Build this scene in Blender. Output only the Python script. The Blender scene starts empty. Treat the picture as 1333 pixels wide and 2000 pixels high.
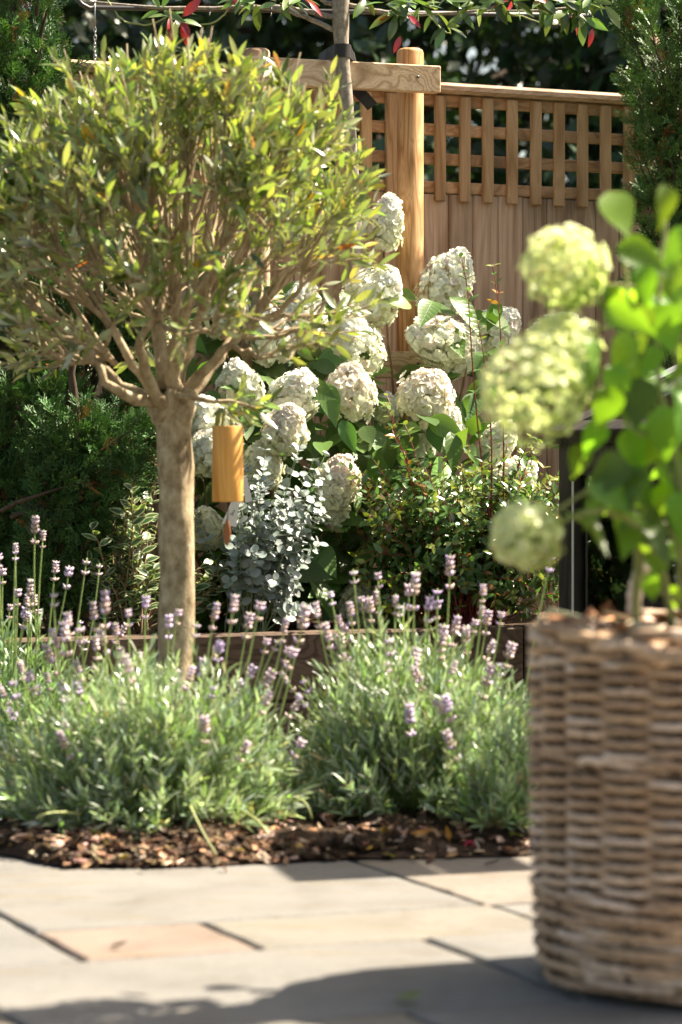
import bpy, math, random
import numpy as np
from mathutils import Vector, Matrix

# ------------------------------------------------------------------ camera, sky, sun, exposure
SC = bpy.context.scene
C = SC.collection
RNG = np.random.default_rng(11)
random.seed(5)
F, H0, HY, CX = 5300.0, 0.8, 910.0, 666.5          # focal length (px of a 1333 wide picture), eye height, horizon row, centre column

cam = bpy.data.cameras.new('camera')
cam.sensor_fit = 'HORIZONTAL'; cam.sensor_width = 24.0; cam.lens = 24.0 * F / 1333.0
cam.shift_y = -90.0 / 1333.0
cam.clip_start = 0.05; cam.clip_end = 2000
cam.dof.use_dof = True; cam.dof.focus_distance = 7.75; cam.dof.aperture_fstop = 3.5
camo = bpy.data.objects.new('camera', cam); C.objects.link(camo)
camo.location = (0, 0, H0); camo.rotation_euler = (math.pi / 2, 0, 0)
SC.camera = camo

SUN_EL, SUN_AZ = math.radians(52), math.radians(68)   # azimuth clockwise from the view direction
w = bpy.data.worlds.new('World'); SC.world = w; w.use_nodes = True
nt = w.node_tree; bg = nt.nodes['Background']
sky = nt.nodes.new('ShaderNodeTexSky'); sky.sky_type = 'NISHITA'; sky.sun_disc = False
sky.sun_elevation = SUN_EL; sky.sun_rotation = SUN_AZ; sky.air_density = 1.0; sky.dust_density = 3.0; sky.ozone_density = 0.5
nt.links.new(sky.outputs[0], bg.inputs[0]); bg.inputs[1].default_value = 0.062
sl = bpy.data.lights.new('sun', 'SUN'); sl.energy = 5.0; sl.angle = math.radians(0.53); sl.color = (1.0, 0.96, 0.91)
slo = bpy.data.objects.new('sun', sl); C.objects.link(slo); slo.location = (6, 8, 10)
sd = Vector((math.cos(SUN_EL) * math.sin(SUN_AZ), math.cos(SUN_EL) * math.cos(SUN_AZ), math.sin(SUN_EL)))
slo.rotation_euler = sd.to_track_quat('Z', 'Y').to_euler()
SC.view_settings.view_transform = 'Standard'; SC.view_settings.look = 'None'
SC.view_settings.use_white_balance = True; SC.view_settings.white_balance_temperature = 7700; SC.view_settings.white_balance_tint = 8
SC.view_settings.exposure = 2.0; SC.view_settings.gamma = 1.0; SC.view_settings.use_curve_mapping = False
SC.render.engine = 'CYCLES'
SC.cycles.use_denoising = True
SC.cycles.max_bounces = 8; SC.cycles.diffuse_bounces = 4; SC.cycles.glossy_bounces = 3; SC.cycles.transparent_max_bounces = 16; SC.cycles.transmission_bounces = 6
SC.cycles.sample_clamp_indirect = 6.0

# ------------------------------------------------------------------ frames of the garden
def at(px, py, Y):
    return np.array([(px - CX) / F * Y, Y, H0 - (py - HY) / F * Y])
FA = math.radians(23.4)
U = np.array([math.cos(FA), math.sin(FA), 0.0]); N = np.array([math.sin(FA), -math.cos(FA), 0.0])
F0 = np.array([0.266, 8.6, 0.0])
UP = np.array([0, 0, 1.0])
def fen(u, v, z=0.0):                                # fence frame: along the fence, out towards the viewer, up
    return F0 + u * U + v * N + z * UP
PU = np.array([math.cos(math.radians(20.5)), math.sin(math.radians(20.5)), 0]); PN = np.array([0.397, -0.918, 0])
P0 = np.array([-0.133, 4.501, 0])
def pav(a, b, z=0.0):
    return P0 + a * PU + b * PN + z * UP

# ------------------------------------------------------------------ materials
def mat(name):
    m = bpy.data.materials.new(name); m.use_nodes = True
    t = m.node_tree; p = t.nodes['Principled BSDF']
    return m, t, p
def nd(t, kind, **kw):
    n = t.nodes.new(kind)
    for k, v in kw.items(): setattr(n, k, v)
    return n
def ramp(t, fac, stops):
    r = nd(t, 'ShaderNodeValToRGB'); e = r.color_ramp.elements
    while len(e) < len(stops): e.new(0.5)
    for i, (p, c) in enumerate(stops): e[i].position = p; e[i].color = (*c, 1)
    t.links.new(fac, r.inputs[0]); return r.outputs[0]
def objcoord(t, scale, rnd=7.0):
    tc = nd(t, 'ShaderNodeTexCoord'); oi = nd(t, 'ShaderNodeObjectInfo')
    mu = nd(t, 'ShaderNodeMath', operation='MULTIPLY'); mu.inputs[1].default_value = rnd
    t.links.new(oi.outputs['Random'], mu.inputs[0])
    ad = nd(t, 'ShaderNodeVectorMath', operation='ADD')
    t.links.new(tc.outputs['Object'], ad.inputs[0]); t.links.new(mu.outputs[0], ad.inputs[1])
    mp = nd(t, 'ShaderNodeMapping'); mp.inputs['Scale'].default_value = scale
    t.links.new(ad.outputs[0], mp.inputs[0]); return mp.outputs[0]
def noise(t, vec, scale, detail=4, rough=0.55, dist=0.0):
    n = nd(t, 'ShaderNodeTexNoise'); n.inputs['Scale'].default_value = scale; n.inputs['Detail'].default_value = detail
    n.inputs['Roughness'].default_value = rough; n.inputs['Distortion'].default_value = dist
    t.links.new(vec, n.inputs['Vector']); return n.outputs[0]
def mixc(t, fac, a, b, mode='MIX'):
    m = nd(t, 'ShaderNodeMix', data_type='RGBA', blend_type=mode)
    for s, v in ((0, fac), (6, a), (7, b)):
        if hasattr(v, 'is_output'): t.links.new(v, m.inputs[s])
        elif s == 0: m.inputs[0].default_value = v
        else: m.inputs[s].default_value = (*v, 1)
    return m.outputs[2]
def bump(t, p, h, strength=0.3, dist=0.002):
    b = nd(t, 'ShaderNodeBump'); b.inputs['Strength'].default_value = strength; b.inputs['Distance'].default_value = dist
    t.links.new(h, b.inputs['Height']); t.links.new(b.outputs[0], p.inputs['Normal'])

def wood(name, dark, mid, light, axis=2, rings=26, rough=0.75, knots=0.0, rand=0.25):
    m, t, p = mat(name)
    s = [1.0, 1.0, 1.0]; s[axis] = 0.09
    v = objcoord(t, s)
    n1 = noise(t, v, 7, 3, 0.5, 0.6)
    wv = nd(t, 'ShaderNodeMath', operation='MULTIPLY'); wv.inputs[1].default_value = rings
    t.links.new(n1, wv.inputs[0])
    fr = nd(t, 'ShaderNodeMath', operation='PINGPONG'); fr.inputs[1].default_value = 1.0
    t.links.new(wv.outputs[0], fr.inputs[0])
    col = ramp(t, fr.outputs[0], [(0.0, dark), (0.35, mid), (0.8, light), (1.0, mid)])
    s2 = [1.0, 1.0, 1.0]; s2[axis] = 0.02
    n2 = noise(t, objcoord(t, s2, 13), 260, 2, 0.6)
    col = mixc(t, 0.35, col, ramp(t, n2, [(0.3, [c * 0.55 for c in dark]), (0.65, light)]), 'OVERLAY')
    n3 = noise(t, objcoord(t, (1, 1, 1), 3), 3.5, 3)
    col = mixc(t, ramp(t, n3, [(0.35, (0, 0, 0)), (0.75, (0.55, 0.55, 0.55))]), col, mixc(t, 0.6, col, [c * 0.45 for c in mid]))
    if knots > 0:
        sk = [1.0, 1.0, 1.0]; sk[axis] = 0.6
        vo = nd(t, 'ShaderNodeTexVoronoi'); vo.inputs['Scale'].default_value = knots
        t.links.new(objcoord(t, sk, 31), vo.inputs['Vector'])
        kn = ramp(t, vo.outputs['Distance'], [(0.0, (1, 1, 1)), (0.10, (0.75, 0.75, 0.75)), (0.16, (0.25, 0.25, 0.25)), (0.24, (0, 0, 0))])
        col = mixc(t, kn, col, [c * 0.5 for c in dark])
    oi = nd(t, 'ShaderNodeObjectInfo')
    hv = nd(t, 'ShaderNodeHueSaturation'); t.links.new(col, hv.inputs['Color'])
    mr = nd(t, 'ShaderNodeMapRange'); mr.inputs[3].default_value = 1 - rand; mr.inputs[4].default_value = 1 + rand
    t.links.new(oi.outputs['Random'], mr.inputs[0]); t.links.new(mr.outputs[0], hv.inputs['Value'])
    t.links.new(hv.outputs[0], p.inputs['Base Color']); p.inputs['Roughness'].default_value = rough
    p.inputs['Specular IOR Level'].default_value = 0.25
    bump(t, p, n2, 0.25, 0.0015)
    return m

def leafmat(name, rough=0.42, spec=0.5, trans=0.32, tcol=(1.25, 1.35, 0.55), under=None, under_f=0.6, vein=0.0, edge=None):
    m, t, p = mat(name)
    a = nd(t, 'ShaderNodeAttribute', attribute_name='col'); oi = nd(t, 'ShaderNodeObjectInfo')
    col = mixc(t, 1.0, a.outputs['Color'], oi.outputs['Color'], 'ADD')
    tc = nd(t, 'ShaderNodeTexCoord')
    n = noise(t, tc.outputs['Object'], 45, 3)
    col = mixc(t, 0.5, col, ramp(t, n, [(0.25, (0.55, 0.55, 0.55)), (0.75, (1.3, 1.3, 1.3))]), 'MULTIPLY')
    if edge is not None:                              # cream margin: the leaf's own colour, along u of its uv
        uv = nd(t, 'ShaderNodeAttribute', attribute_name='rim')
        col = mixc(t, ramp(t, uv.outputs['Fac'], [(0.5, (0, 0, 0)), (0.72, (1, 1, 1))]), col, edge)
    front = col
    if under is not None:
        g = nd(t, 'ShaderNodeNewGeometry')
        mu = nd(t, 'ShaderNodeMath', operation='MULTIPLY'); mu.inputs[1].default_value = under_f
        t.links.new(g.outputs['Backfacing'], mu.inputs[0])
        front = mixc(t, mu.outputs[0], col, under)
    t.links.new(front, p.inputs['Base Color']); p.inputs['Roughness'].default_value = rough
    p.inputs['Specular IOR Level'].default_value = spec
    tr = nd(t, 'ShaderNodeBsdfTranslucent')
    t.links.new(mixc(t, 1.0, col, tcol, 'MULTIPLY'), tr.inputs['Color'])
    mx = nd(t, 'ShaderNodeMixShader'); mx.inputs[0].default_value = trans
    out = t.nodes['Material Output']
    t.links.new(p.outputs[0], mx.inputs[1]); t.links.new(tr.outputs[0], mx.inputs[2]); t.links.new(mx.outputs[0], out.inputs[0])
    return m

def veined(name, rough=0.4, trans=0.4, tcol=(1.25, 1.35, 0.55)):
    m = leafmat(name, rough, 0.5, trans, tcol); t = m.node_tree; p = t.nodes['Principled BSDF']
    tc = nd(t, 'ShaderNodeTexCoord'); sx = nd(t, 'ShaderNodeSeparateXYZ'); t.links.new(tc.outputs['Object'], sx.inputs[0])
    def mth(op, a, b=None):
        n = nd(t, 'ShaderNodeMath', operation=op)
        for k, v in enumerate((a, b)):
            if v is None: continue
            if hasattr(v, 'is_output'): t.links.new(v, n.inputs[k])
            else: n.inputs[k].default_value = v
        return n.outputs[0]
    ab = mth('ABSOLUTE', sx.outputs[0]); v = mth('SUBTRACT', mth('MULTIPLY', sx.outputs[1], 8.5), mth('MULTIPLY', ab, 7.0))
    pp = mth('PINGPONG', v, 0.5); side = mth('SMOOTH_MIN', mth('MULTIPLY', pp, 4.0), 1.0); 
    mid = mth('MINIMUM', mth('MULTIPLY', ab, 45.0), 1.0)
    h = mth('MINIMUM', side, mid)
    col = p.inputs['Base Color'].links[0].from_socket
    t.links.new(mixc(t, ramp(t, h, [(0.0, (0.22, 0.22, 0.22)), (0.2, (0, 0, 0))]), col, mixc(t, 1.0, col, (1.5, 1.4, 1.3), 'MULTIPLY')), p.inputs['Base Color'])
    bump(t, p, h, 0.12, 0.008)
    return m

def bark(name, dark, mid, light, sc=40, stretch=0.35, rough=0.85, bs=0.5):
    m, t, p = mat(name)
    v = objcoord(t, (1, 1, stretch))
    n1 = noise(t, v, sc, 5, 0.65); n2 = noise(t, v, sc * 0.22, 3, 0.5)
    c = ramp(t, n1, [(0.3, dark), (0.5, mid), (0.72, light)])
    c = mixc(t, ramp(t, n2, [(0.4, (0, 0, 0)), (0.65, (0.7, 0.7, 0.7))]), c, mixc(t, 0.5, c, dark))
    t.links.new(c, p.inputs['Base Color']); p.inputs['Roughness'].default_value = rough
    p.inputs['Specular IOR Level'].default_value = 0.2
    bump(t, p, n1, bs, 0.004)
    return m
def plain(name, col, rough=0.6, spec=0.4, metal=0.0, var=0.15, sc=30):
    m, t, p = mat(name)
    n = noise(t, objcoord(t, (1, 1, 1)), sc, 4)
    c = ramp(t, n, [(0.25, [x * (1 - var) for x in col]), (0.75, [min(1, x * (1 + var)) for x in col])])
    t.links.new(c, p.inputs['Base Color']); p.inputs['Roughness'].default_value = rough
    p.inputs['Specular IOR Level'].default_value = spec; p.inputs['Metallic'].default_value = metal
    bump(t, p, n, 0.1, 0.001)
    return m
def attrmat(name, rough=0.8, spec=0.25, sc=60, bs=0.4):
    m, t, p = mat(name)
    a = nd(t, 'ShaderNodeAttribute', attribute_name='col'); oi = nd(t, 'ShaderNodeObjectInfo')
    col = mixc(t, 1.0, a.outputs['Color'], oi.outputs['Color'], 'ADD')
    tc = nd(t, 'ShaderNodeTexCoord'); n = noise(t, tc.outputs['Object'], sc, 5)
    col = mixc(t, 0.7, col, ramp(t, n, [(0.25, (0.45, 0.45, 0.45)), (0.75, (1.35, 1.35, 1.35))]), 'MULTIPLY')
    t.links.new(col, p.inputs['Base Color']); p.inputs['Roughness'].default_value = rough; p.inputs['Specular IOR Level'].default_value = spec
    bump(t, p, n, bs, 0.003)
    return m

M = {}
M['fence'] = wood('fence_wood', (0.33, 0.215, 0.14), (0.475, 0.345, 0.25), (0.575, 0.45, 0.345), 2, 14, 0.8, 4.0, 0.2)
M['lattice'] = wood('lattice_wood', (0.30, 0.19, 0.10), (0.43, 0.29, 0.165), (0.52, 0.37, 0.23), 2, 16, 0.75, 0, 0.14)
M['lattice_h'] = wood('lattice_rail_wood', (0.33, 0.19, 0.10), (0.46, 0.29, 0.165), (0.54, 0.37, 0.23), 0, 16, 0.75, 5.0, 0.14)
M['cap'] = wood('cap_rail_wood', (0.34, 0.23, 0.15), (0.45, 0.32, 0.22), (0.54, 0.42, 0.31), 0, 20, 0.75, 3.0, 0.1)
M['post'] = wood('round_post_wood', (0.36, 0.19, 0.08), (0.52, 0.31, 0.145), (0.65, 0.43, 0.24), 2, 30, 0.7, 0, 0.08)
M['beam'] = wood('beam_wood', (0.39, 0.255, 0.15), (0.56, 0.41, 0.285), (0.70, 0.55, 0.41), 0, 30, 0.7, 0, 0.06)
M['sleeper'] = wood('sleeper_wood', (0.07, 0.045, 0.03), (0.12, 0.08, 0.055), (0.18, 0.125, 0.09), 0, 24, 0.85, 0, 0.1)
M['darkwood'] = wood('dark_stained_wood', (0.028, 0.022, 0.018), (0.05, 0.041, 0.035), (0.08, 0.068, 0.06), 2, 14, 0.5, 0, 0.1)
M['bamboo'] = wood('bamboo', (0.52, 0.25, 0.06), (0.68, 0.36, 0.10), (0.78, 0.46, 0.16), 2, 10, 0.42, 0, 0.02)
M['sailwood'] = wood('sail_wood', (0.28, 0.12, 0.05), (0.38, 0.18, 0.08), (0.46, 0.24, 0.12), 2, 12, 0.6, 0, 0.02)
M['olive_bark'] = bark('olive_bark', (0.15, 0.105, 0.06), (0.36, 0.28, 0.175), (0.56, 0.47, 0.33), 38, 0.7, 0.85, 0.9)
M['twig'] = bark('olive_twig', (0.20, 0.145, 0.085), (0.34, 0.26, 0.165), (0.48, 0.39, 0.27), 60, 0.3, 0.8, 0.2)
M['photinia_bark'] = bark('grey_bark', (0.16, 0.13, 0.105), (0.30, 0.25, 0.20), (0.45, 0.40, 0.34), 90, 0.7)
M['dark_bark'] = bark('dark_bark', (0.04, 0.03, 0.02), (0.09, 0.06, 0.04), (0.16, 0.11, 0.08), 50, 0.3)
M['brownstem'] = bark('brown_stem', (0.12, 0.07, 0.04), (0.20, 0.13, 0.075), (0.30, 0.21, 0.13), 60, 0.3, 0.8, 0.2)
M['greenstem'] = plain('green_stem', (0.25, 0.35, 0.11), 0.55, 0.4)
M['palestem'] = plain('pale_green_stem', (0.30, 0.33, 0.12), 0.55, 0.4)
M['redstem'] = plain('red_stem', (0.24, 0.045, 0.03), 0.5, 0.45)
M['silverstem'] = plain('silver_green_stem', (0.25, 0.30, 0.17), 0.55, 0.4)
M['olive_leaf'] = leafmat('olive_leaf', 0.25, 0.85, 0.34, (1.35, 1.38, 0.5), (0.55, 0.56, 0.42), 0.8)
M['leaf'] = leafmat('green_leaf', 0.38, 0.5, 0.40)
M['veined_leaf'] = veined('veined_leaf')
M['potted_leaf'] = veined('potted_leaf', 0.36, 0.54, (2.1, 2.0, 0.45))
M['glossy_leaf'] = leafmat('glossy_leaf', 0.25, 0.7, 0.30)
M['silver_leaf'] = leafmat('silver_leaf', 0.4, 0.5, 0.12, (1.1, 1.2, 0.9))
M['petal'] = leafmat('petal', 0.6, 0.25, 0.42, (1.0, 1.01, 0.9))
M['lime_petal'] = leafmat('lime_petal', 0.6, 0.25, 0.5, (1.1, 1.15, 0.7))
M['conifer'] = leafmat('conifer_scale', 0.5, 0.4, 0.12)
M['lav_leaf'] = leafmat('lavender_leaf', 0.30, 1.0, 0.33, (1.05, 1.25, 0.62))
M['variegated'] = leafmat('variegated_leaf', 0.35, 0.5, 0.22, edge=(0.36, 0.40, 0.22))
M['back_leaf'] = leafmat('background_leaf', 0.33, 0.55, 0.18)
M['lav_flower'] = attrmat('lavender_flower', 0.8, 0.15, 120, 0.1)
M['chip'] = attrmat('bark_chip', 0.75, 0.3, 80, 0.6)
M['wicker'] = attrmat('wicker', 0.62, 0.3, 70, 0.35)
M['rubber'] = plain('black_rubber', (0.018, 0.016, 0.015), 0.55, 0.4)
M['steel'] = plain('galvanised_wire', (0.45, 0.44, 0.42), 0.4, 0.5, 0.8)
M['rod'] = plain('dark_rod', (0.05, 0.045, 0.045), 0.45, 0.5)
M['white_plastic'] = plain('white_plastic', (0.72, 0.70, 0.67), 0.45, 0.4, 0, 0.05)
M['ink'] = plain('ink', (0.03, 0.03, 0.03), 0.7)
M['cord'] = plain('cord', (0.05, 0.04, 0.035), 0.8)
M['cream'] = plain('pale_cream', (0.62, 0.60, 0.52), 0.6, 0.3, 0, 0.08, 12)
M['greencane'] = plain('green_cane', (0.06, 0.16, 0.05), 0.5)
M['lead'] = plain('grey_flashing', (0.32, 0.33, 0.34), 0.4, 0.5, 0.3)

def soilmat():
    m, t, p = mat('soil'); v = objcoord(t, (1, 1, 1))
    n = noise(t, v, 34, 8, 0.7)
    c = ramp(t, n, [(0.3, (0.022, 0.014, 0.010)), (0.55, (0.065, 0.042, 0.028)), (0.75, (0.13, 0.085, 0.058))])
    t.links.new(c, p.inputs['Base Color']); p.inputs['Roughness'].default_value = 0.95; p.inputs['Specular IOR Level'].default_value = 0.1
    bump(t, p, n, 0.9, 0.02); return m
M['soil'] = soilmat()
def slabmat():
    m, t, p = mat('sandstone')
    a = nd(t, 'ShaderNodeObjectInfo')
    v = objcoord(t, (1, 1, 1), 9)
    n = noise(t, v, 5, 6, 0.6, 0.4); n2 = noise(t, v, 160, 4, 0.7); 
    vs = objcoord(t, (1, 4.5, 1), 9); n3 = noise(t, vs, 3.2, 4, 0.6, 0.8)
    c = mixc(t, 0.75, a.outputs['Color'], ramp(t, n, [(0.28, (0.70, 0.67, 0.63)), (0.5, (0.95, 0.95, 0.95)), (0.75, (1.15, 1.13, 1.10))]), 'MULTIPLY')
    c = mixc(t, ramp(t, n3, [(0.56, (0, 0, 0)), (0.72, (0.6, 0.6, 0.6))]), c, mixc(t, 1.0, c, (0.97, 0.82, 0.56), 'MULTIPLY'))
    c = mixc(t, 0.5, c, ramp(t, n2, [(0.3, (0.5, 0.5, 0.5)), (0.7, (1.25, 1.25, 1.25))]), 'MULTIPLY')
    n4 = noise(t, v, 13, 5, 0.7, 1.0)
    c = mixc(t, ramp(t, n4, [(0.55, (0, 0, 0)), (0.68, (0.45, 0.45, 0.45))]), c, mixc(t, 1.0, c, (0.62, 0.58, 0.52), 'MULTIPLY'))
    t.links.new(c, p.inputs['Base Color']); p.inputs['Roughness'].default_value = 0.7; p.inputs['Specular IOR Level'].default_value = 0.3
    h = nd(t, 'ShaderNodeMath', operation='ADD'); t.links.new(n3, h.inputs[0]); t.links.new(n2, h.inputs[1])
    bump(t, p, h.outputs[0], 0.4, 0.006); return m
M['slab'] = slabmat()
M['mortar'] = plain('joint_dirt', (0.075, 0.05, 0.035), 0.95, 0.1, 0, 0.4)
M['grass'] = plain('far_ground', (0.045, 0.06, 0.022), 0.9, 0.1, 0, 0.4, 6)
def glassmat():
    m = bpy.data.materials.new('pane_glass'); m.use_nodes = True; t = m.node_tree; t.nodes.clear()
    o = nd(t, 'ShaderNodeOutputMaterial'); tr = nd(t, 'ShaderNodeBsdfTransparent'); gl = nd(t, 'ShaderNodeBsdfGlossy')
    tr.inputs[0].default_value = (0.86, 0.9, 0.88, 1); gl.inputs['Roughness'].default_value = 0.015
    fr = nd(t, 'ShaderNodeFresnel'); fr.inputs[0].default_value = 1.9
    mx = nd(t, 'ShaderNodeMixShader'); t.links.new(fr.outputs[0], mx.inputs[0]); t.links.new(tr.outputs[0], mx.inputs[1]); t.links.new(gl.outputs[0], mx.inputs[2])
    t.links.new(mx.outputs[0], o.inputs[0]); return m
M['glass'] = glassmat()

# ------------------------------------------------------------------ mesh helpers
def make_mesh(name, V, Q, mats, T=None, col=None, midx=None, smooth=True, rim=None):
    V = np.asarray(V, dtype=np.float32); nq = 0 if Q is None else len(Q); ntri = 0 if T is None else len(T)
    me = bpy.data.meshes.new(name)
    loops = np.concatenate([np.asarray(Q, dtype=np.int32).reshape(-1) if nq else np.zeros(0, np.int32),
                            np.asarray(T, dtype=np.int32).reshape(-1) if ntri else np.zeros(0, np.int32)])
    starts = np.concatenate([np.arange(nq) * 4, nq * 4 + np.arange(ntri) * 3]).astype(np.int32)
    me.vertices.add(len(V)); me.vertices.foreach_set('co', V.reshape(-1))
    me.loops.add(len(loops)); me.loops.foreach_set('vertex_index', loops)
    me.polygons.add(nq + ntri); me.polygons.foreach_set('loop_start', starts)
    me.polygons.foreach_set('use_smooth', np.full(nq + ntri, bool(smooth)))
    for m in (mats if isinstance(mats, (list, tuple)) else [mats]): me.materials.append(m)
    if midx is not None: me.polygons.foreach_set('material_index', np.asarray(midx, dtype=np.int32))
    if col is not None:
        a = me.attributes.new('col', 'FLOAT_COLOR', 'FACE'); c4 = np.ones((nq + ntri, 4), np.float32); c4[:, :3] = col
        a.data.foreach_set('color', c4.reshape(-1))
    if rim is not None:
        a = me.attributes.new('rim', 'FLOAT', 'POINT'); a.data.foreach_set('value', np.asarray(rim, np.float32))
    me.update(calc_edges=True); me.validate(verbose=False)
    return me

class Geo:
    """collects pieces of one part"""
    def __init__(s): s.V = []; s.Q = []; s.T = []; s.n = 0; s.cq = []; s.ct = []; s.mq = []; s.mt = []
    def add(s, V, Q=None, T=None, col=None, m=0):
        V = np.asarray(V, float)
        if Q is not None and len(Q):
            s.Q.append(np.asarray(Q) + s.n); s.cq.append(np.tile(col if col is not None else (0, 0, 0), (len(Q), 1))); s.mq.append(np.full(len(Q), m))
        if T is not None and len(T):
            s.T.append(np.asarray(T) + s.n); s.ct.append(np.tile(col if col is not None else (0, 0, 0), (len(T), 1))); s.mt.append(np.full(len(T), m))
        s.V.append(V); s.n += len(V); return s
    def tube(s, P, R, sides=6, cap=True, col=None, m=0): return s.add(*tube(P, R, sides, cap), col=col, m=m)
    def box(s, lo, hi, col=None, m=0, bev=0.0):
        return s.add(*boxg(lo, hi, bev), col=col, m=m)
    def mesh(s, name, mats, smooth=True, color=False, loc=None):
        V = np.concatenate(s.V)
        if loc is not None: V = V - np.asarray(loc)
        Q = np.concatenate(s.Q) if s.Q else None; T = np.concatenate(s.T) if s.T else None
        col = np.concatenate(s.cq + s.ct) if color else None
        mi = np.concatenate(s.mq + s.mt)
        return make_mesh(name, V, Q, mats, T, col, mi, smooth)

def tube(P, R, sides=6, cap=True):
    P = np.asarray(P, float); n = len(P); R = np.broadcast_to(np.asarray(R, float), (n,))
    T = np.gradient(P, axis=0); T /= np.linalg.norm(T, axis=1, keepdims=True) + 1e-12
    d = P[-1] - P[0]
    ref = np.eye(3)[np.argmin(np.abs(d))] if np.linalg.norm(d) > 1e-6 else np.array([0.3, 0.4, 0.86])
    X = np.cross(T, ref); ln = np.linalg.norm(X, axis=1, keepdims=True); X = np.where(ln > 1e-4, X / (ln + 1e-12), np.array([[1.0, 0, 0]]))
    Y = np.cross(T, X)
    a = np.arange(sides) * 2 * np.pi / sides
    V = (P[:, None, :] + R[:, None, None] * (np.cos(a)[None, :, None] * X[:, None, :] + np.sin(a)[None, :, None] * Y[:, None, :])).reshape(-1, 3)
    i = np.arange(n - 1)[:, None] * sides; j = np.arange(sides)[None, :]; j2 = (j + 1) % sides
    Q = np.stack([i + j, i + j2, i + sides + j2, i + sides + j], -1).reshape(-1, 4)
    Tt = None
    if cap:
        V = np.concatenate([V, P[:1], P[-1:]]); k = n * sides
        jj = np.arange(sides); j3 = (jj + 1) % sides
        Tt = np.concatenate([np.stack([np.full(sides, k), j3, jj], -1), np.stack([np.full(sides, k + 1), (n - 1) * sides + jj, (n - 1) * sides + j3], -1)])
    return V, Q, Tt
def boxg(lo, hi, bev=0.0):
    lo = np.asarray(lo, float); hi = np.asarray(hi, float)
    if bev <= 0:
        V = np.array([[x, y, z] for z in (lo[2], hi[2]) for y in (lo[1], hi[1]) for x in (lo[0], hi[0])])
        Q = [[0, 2, 3, 1], [4, 5, 7, 6], [0, 1, 5, 4], [2, 6, 7, 3], [0, 4, 6, 2], [1, 3, 7, 5]]
        return V, Q, None
    V = []; idx = {}
    for sx in (0, 1):
        for sy in (0, 1):
            for sz in (0, 1):
                c = np.array([hi[0] if sx else lo[0], hi[1] if sy else lo[1], hi[2] if sz else lo[2]])
                for ax in range(3):
                    o = c.copy()
                    for k, sgn in enumerate((sx, sy, sz)):
                        if k != ax: o[k] += -bev if sgn else bev
                    idx[(sx, sy, sz, ax)] = len(V); V.append(o)
    Q = []; T = []
    for ax in range(3):
        o1, o2 = [k for k in range(3) if k != ax]
        for sg in (0, 1):
            q = []
            for a, b in ((0, 0), (1, 0), (1, 1), (0, 1)):
                s = [0, 0, 0]; s[ax] = sg; s[o1] = a; s[o2] = b; q.append(idx[(*s, ax)])
            if (sg == 1) == (ax == 1): q = q[::-1]
            Q.append(q)
        for a in (0, 1):
            for b in (0, 1):
                s0 = [0, 0, 0]; s0[o1] = a; s0[o2] = b; s1 = list(s0); s1[ax] = 1
                Q.append([idx[(*s0, o1)], idx[(*s1, o1)], idx[(*s1, o2)], idx[(*s0, o2)]])
    for sx in (0, 1):
        for sy in (0, 1):
            for sz in (0, 1): T.append([idx[(sx, sy, sz, a)] for a in range(3)])
    return np.array(V), Q, T
def oriented(V, X, Y, Z, o):
    return np.asarray(o) + V[:, :1] * X + V[:, 1:2] * Y + V[:, 2:3] * Z

def leafg(width=0.3, nseg=4, fold=0.15, curl=0.12, p=0.8, q=0.9, wav=0.0):
    """a leaf of length 1 along +y, normal +z; p moves the widest point, q the pointedness"""
    V = []; rim = []
    for i in range(nseg + 1):
        y = i / nseg; wd = max(width / 2 * math.sin(math.pi * min(1, y) ** p) ** q, 0.012 * width) if 0 < i < nseg else 0.02 * width
        z = -curl * y * y + (wav * math.sin(7 * y) if wav else 0)
        V += [[-wd, y, z + fold * wd], [0, y, z], [wd, y, z + fold * wd]]; rim += [1, 0.0 if 0 < i < nseg else 0.8, 1]
    Q = []
    for i in range(nseg):
        b = i * 3; Q += [[b, b + 1, b + 4, b + 3], [b + 1, b + 2, b + 5, b + 4]]
    return np.array(V), np.array(Q), np.array(rim)
def frames(D, Nh):
    D = D / (np.linalg.norm(D, axis=1, keepdims=True) + 1e-9)
    X = np.cross(D, Nh); X /= np.linalg.norm(X, axis=1, keepdims=True) + 1e-9
    Z = np.cross(X, D)
    return np.stack([X, D, Z], axis=2)

def link(name, me, parent=None, loc=(0, 0, 0), color=None):
    o = bpy.data.objects.new(name, me); C.objects.link(o); o.location = loc
    if parent is not None: o.parent = parent
    o.color = (0, 0, 0, 1) if color is None else (*color, 1)
    return o
def tag(o, label=None, cat=None, group=None, kind=None):
    if label: o['label'] = label
    if cat: o['category'] = cat
    if group: o['group'] = group
    if kind: o['kind'] = kind
    return o
def thing(name, label, cat, loc, group=None):
    o = bpy.data.objects.new(name, None); C.objects.link(o); o.location = loc; o.empty_display_size = 0.1
    return tag(o, label, cat, group)

def joined(name, protos, pick, pos, R, s, cols, mt, loc, extra=None):
    Vs = []; Qs = []; cs = []; rims = []; n = 0
    hasrim = len(protos[0]) > 2 and protos[0][2] is not None
    for k, pr in enumerate(protos):
        I = np.nonzero(pick == k)[0]
        if not len(I): continue
        V, Q = pr[0], pr[1]
        W = np.einsum('nij,vj->nvi', R[I], V) * s[I][:, None, None] + pos[I][:, None, :]
        Vs.append(W.reshape(-1, 3)); Qs.append((Q[None] + (np.arange(len(I)) * len(V))[:, None, None] + n).reshape(-1, 4))
        cs.append(np.repeat(cols[I], len(Q), axis=0)); n += len(I) * len(V)
        if hasrim: rims.append(np.tile(pr[2], len(I)))
    V = np.concatenate(Vs) - np.asarray(loc)
    return make_mesh(name, V, np.concatenate(Qs), mt, col=np.concatenate(cs), rim=np.concatenate(rims) if hasrim else None)

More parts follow.
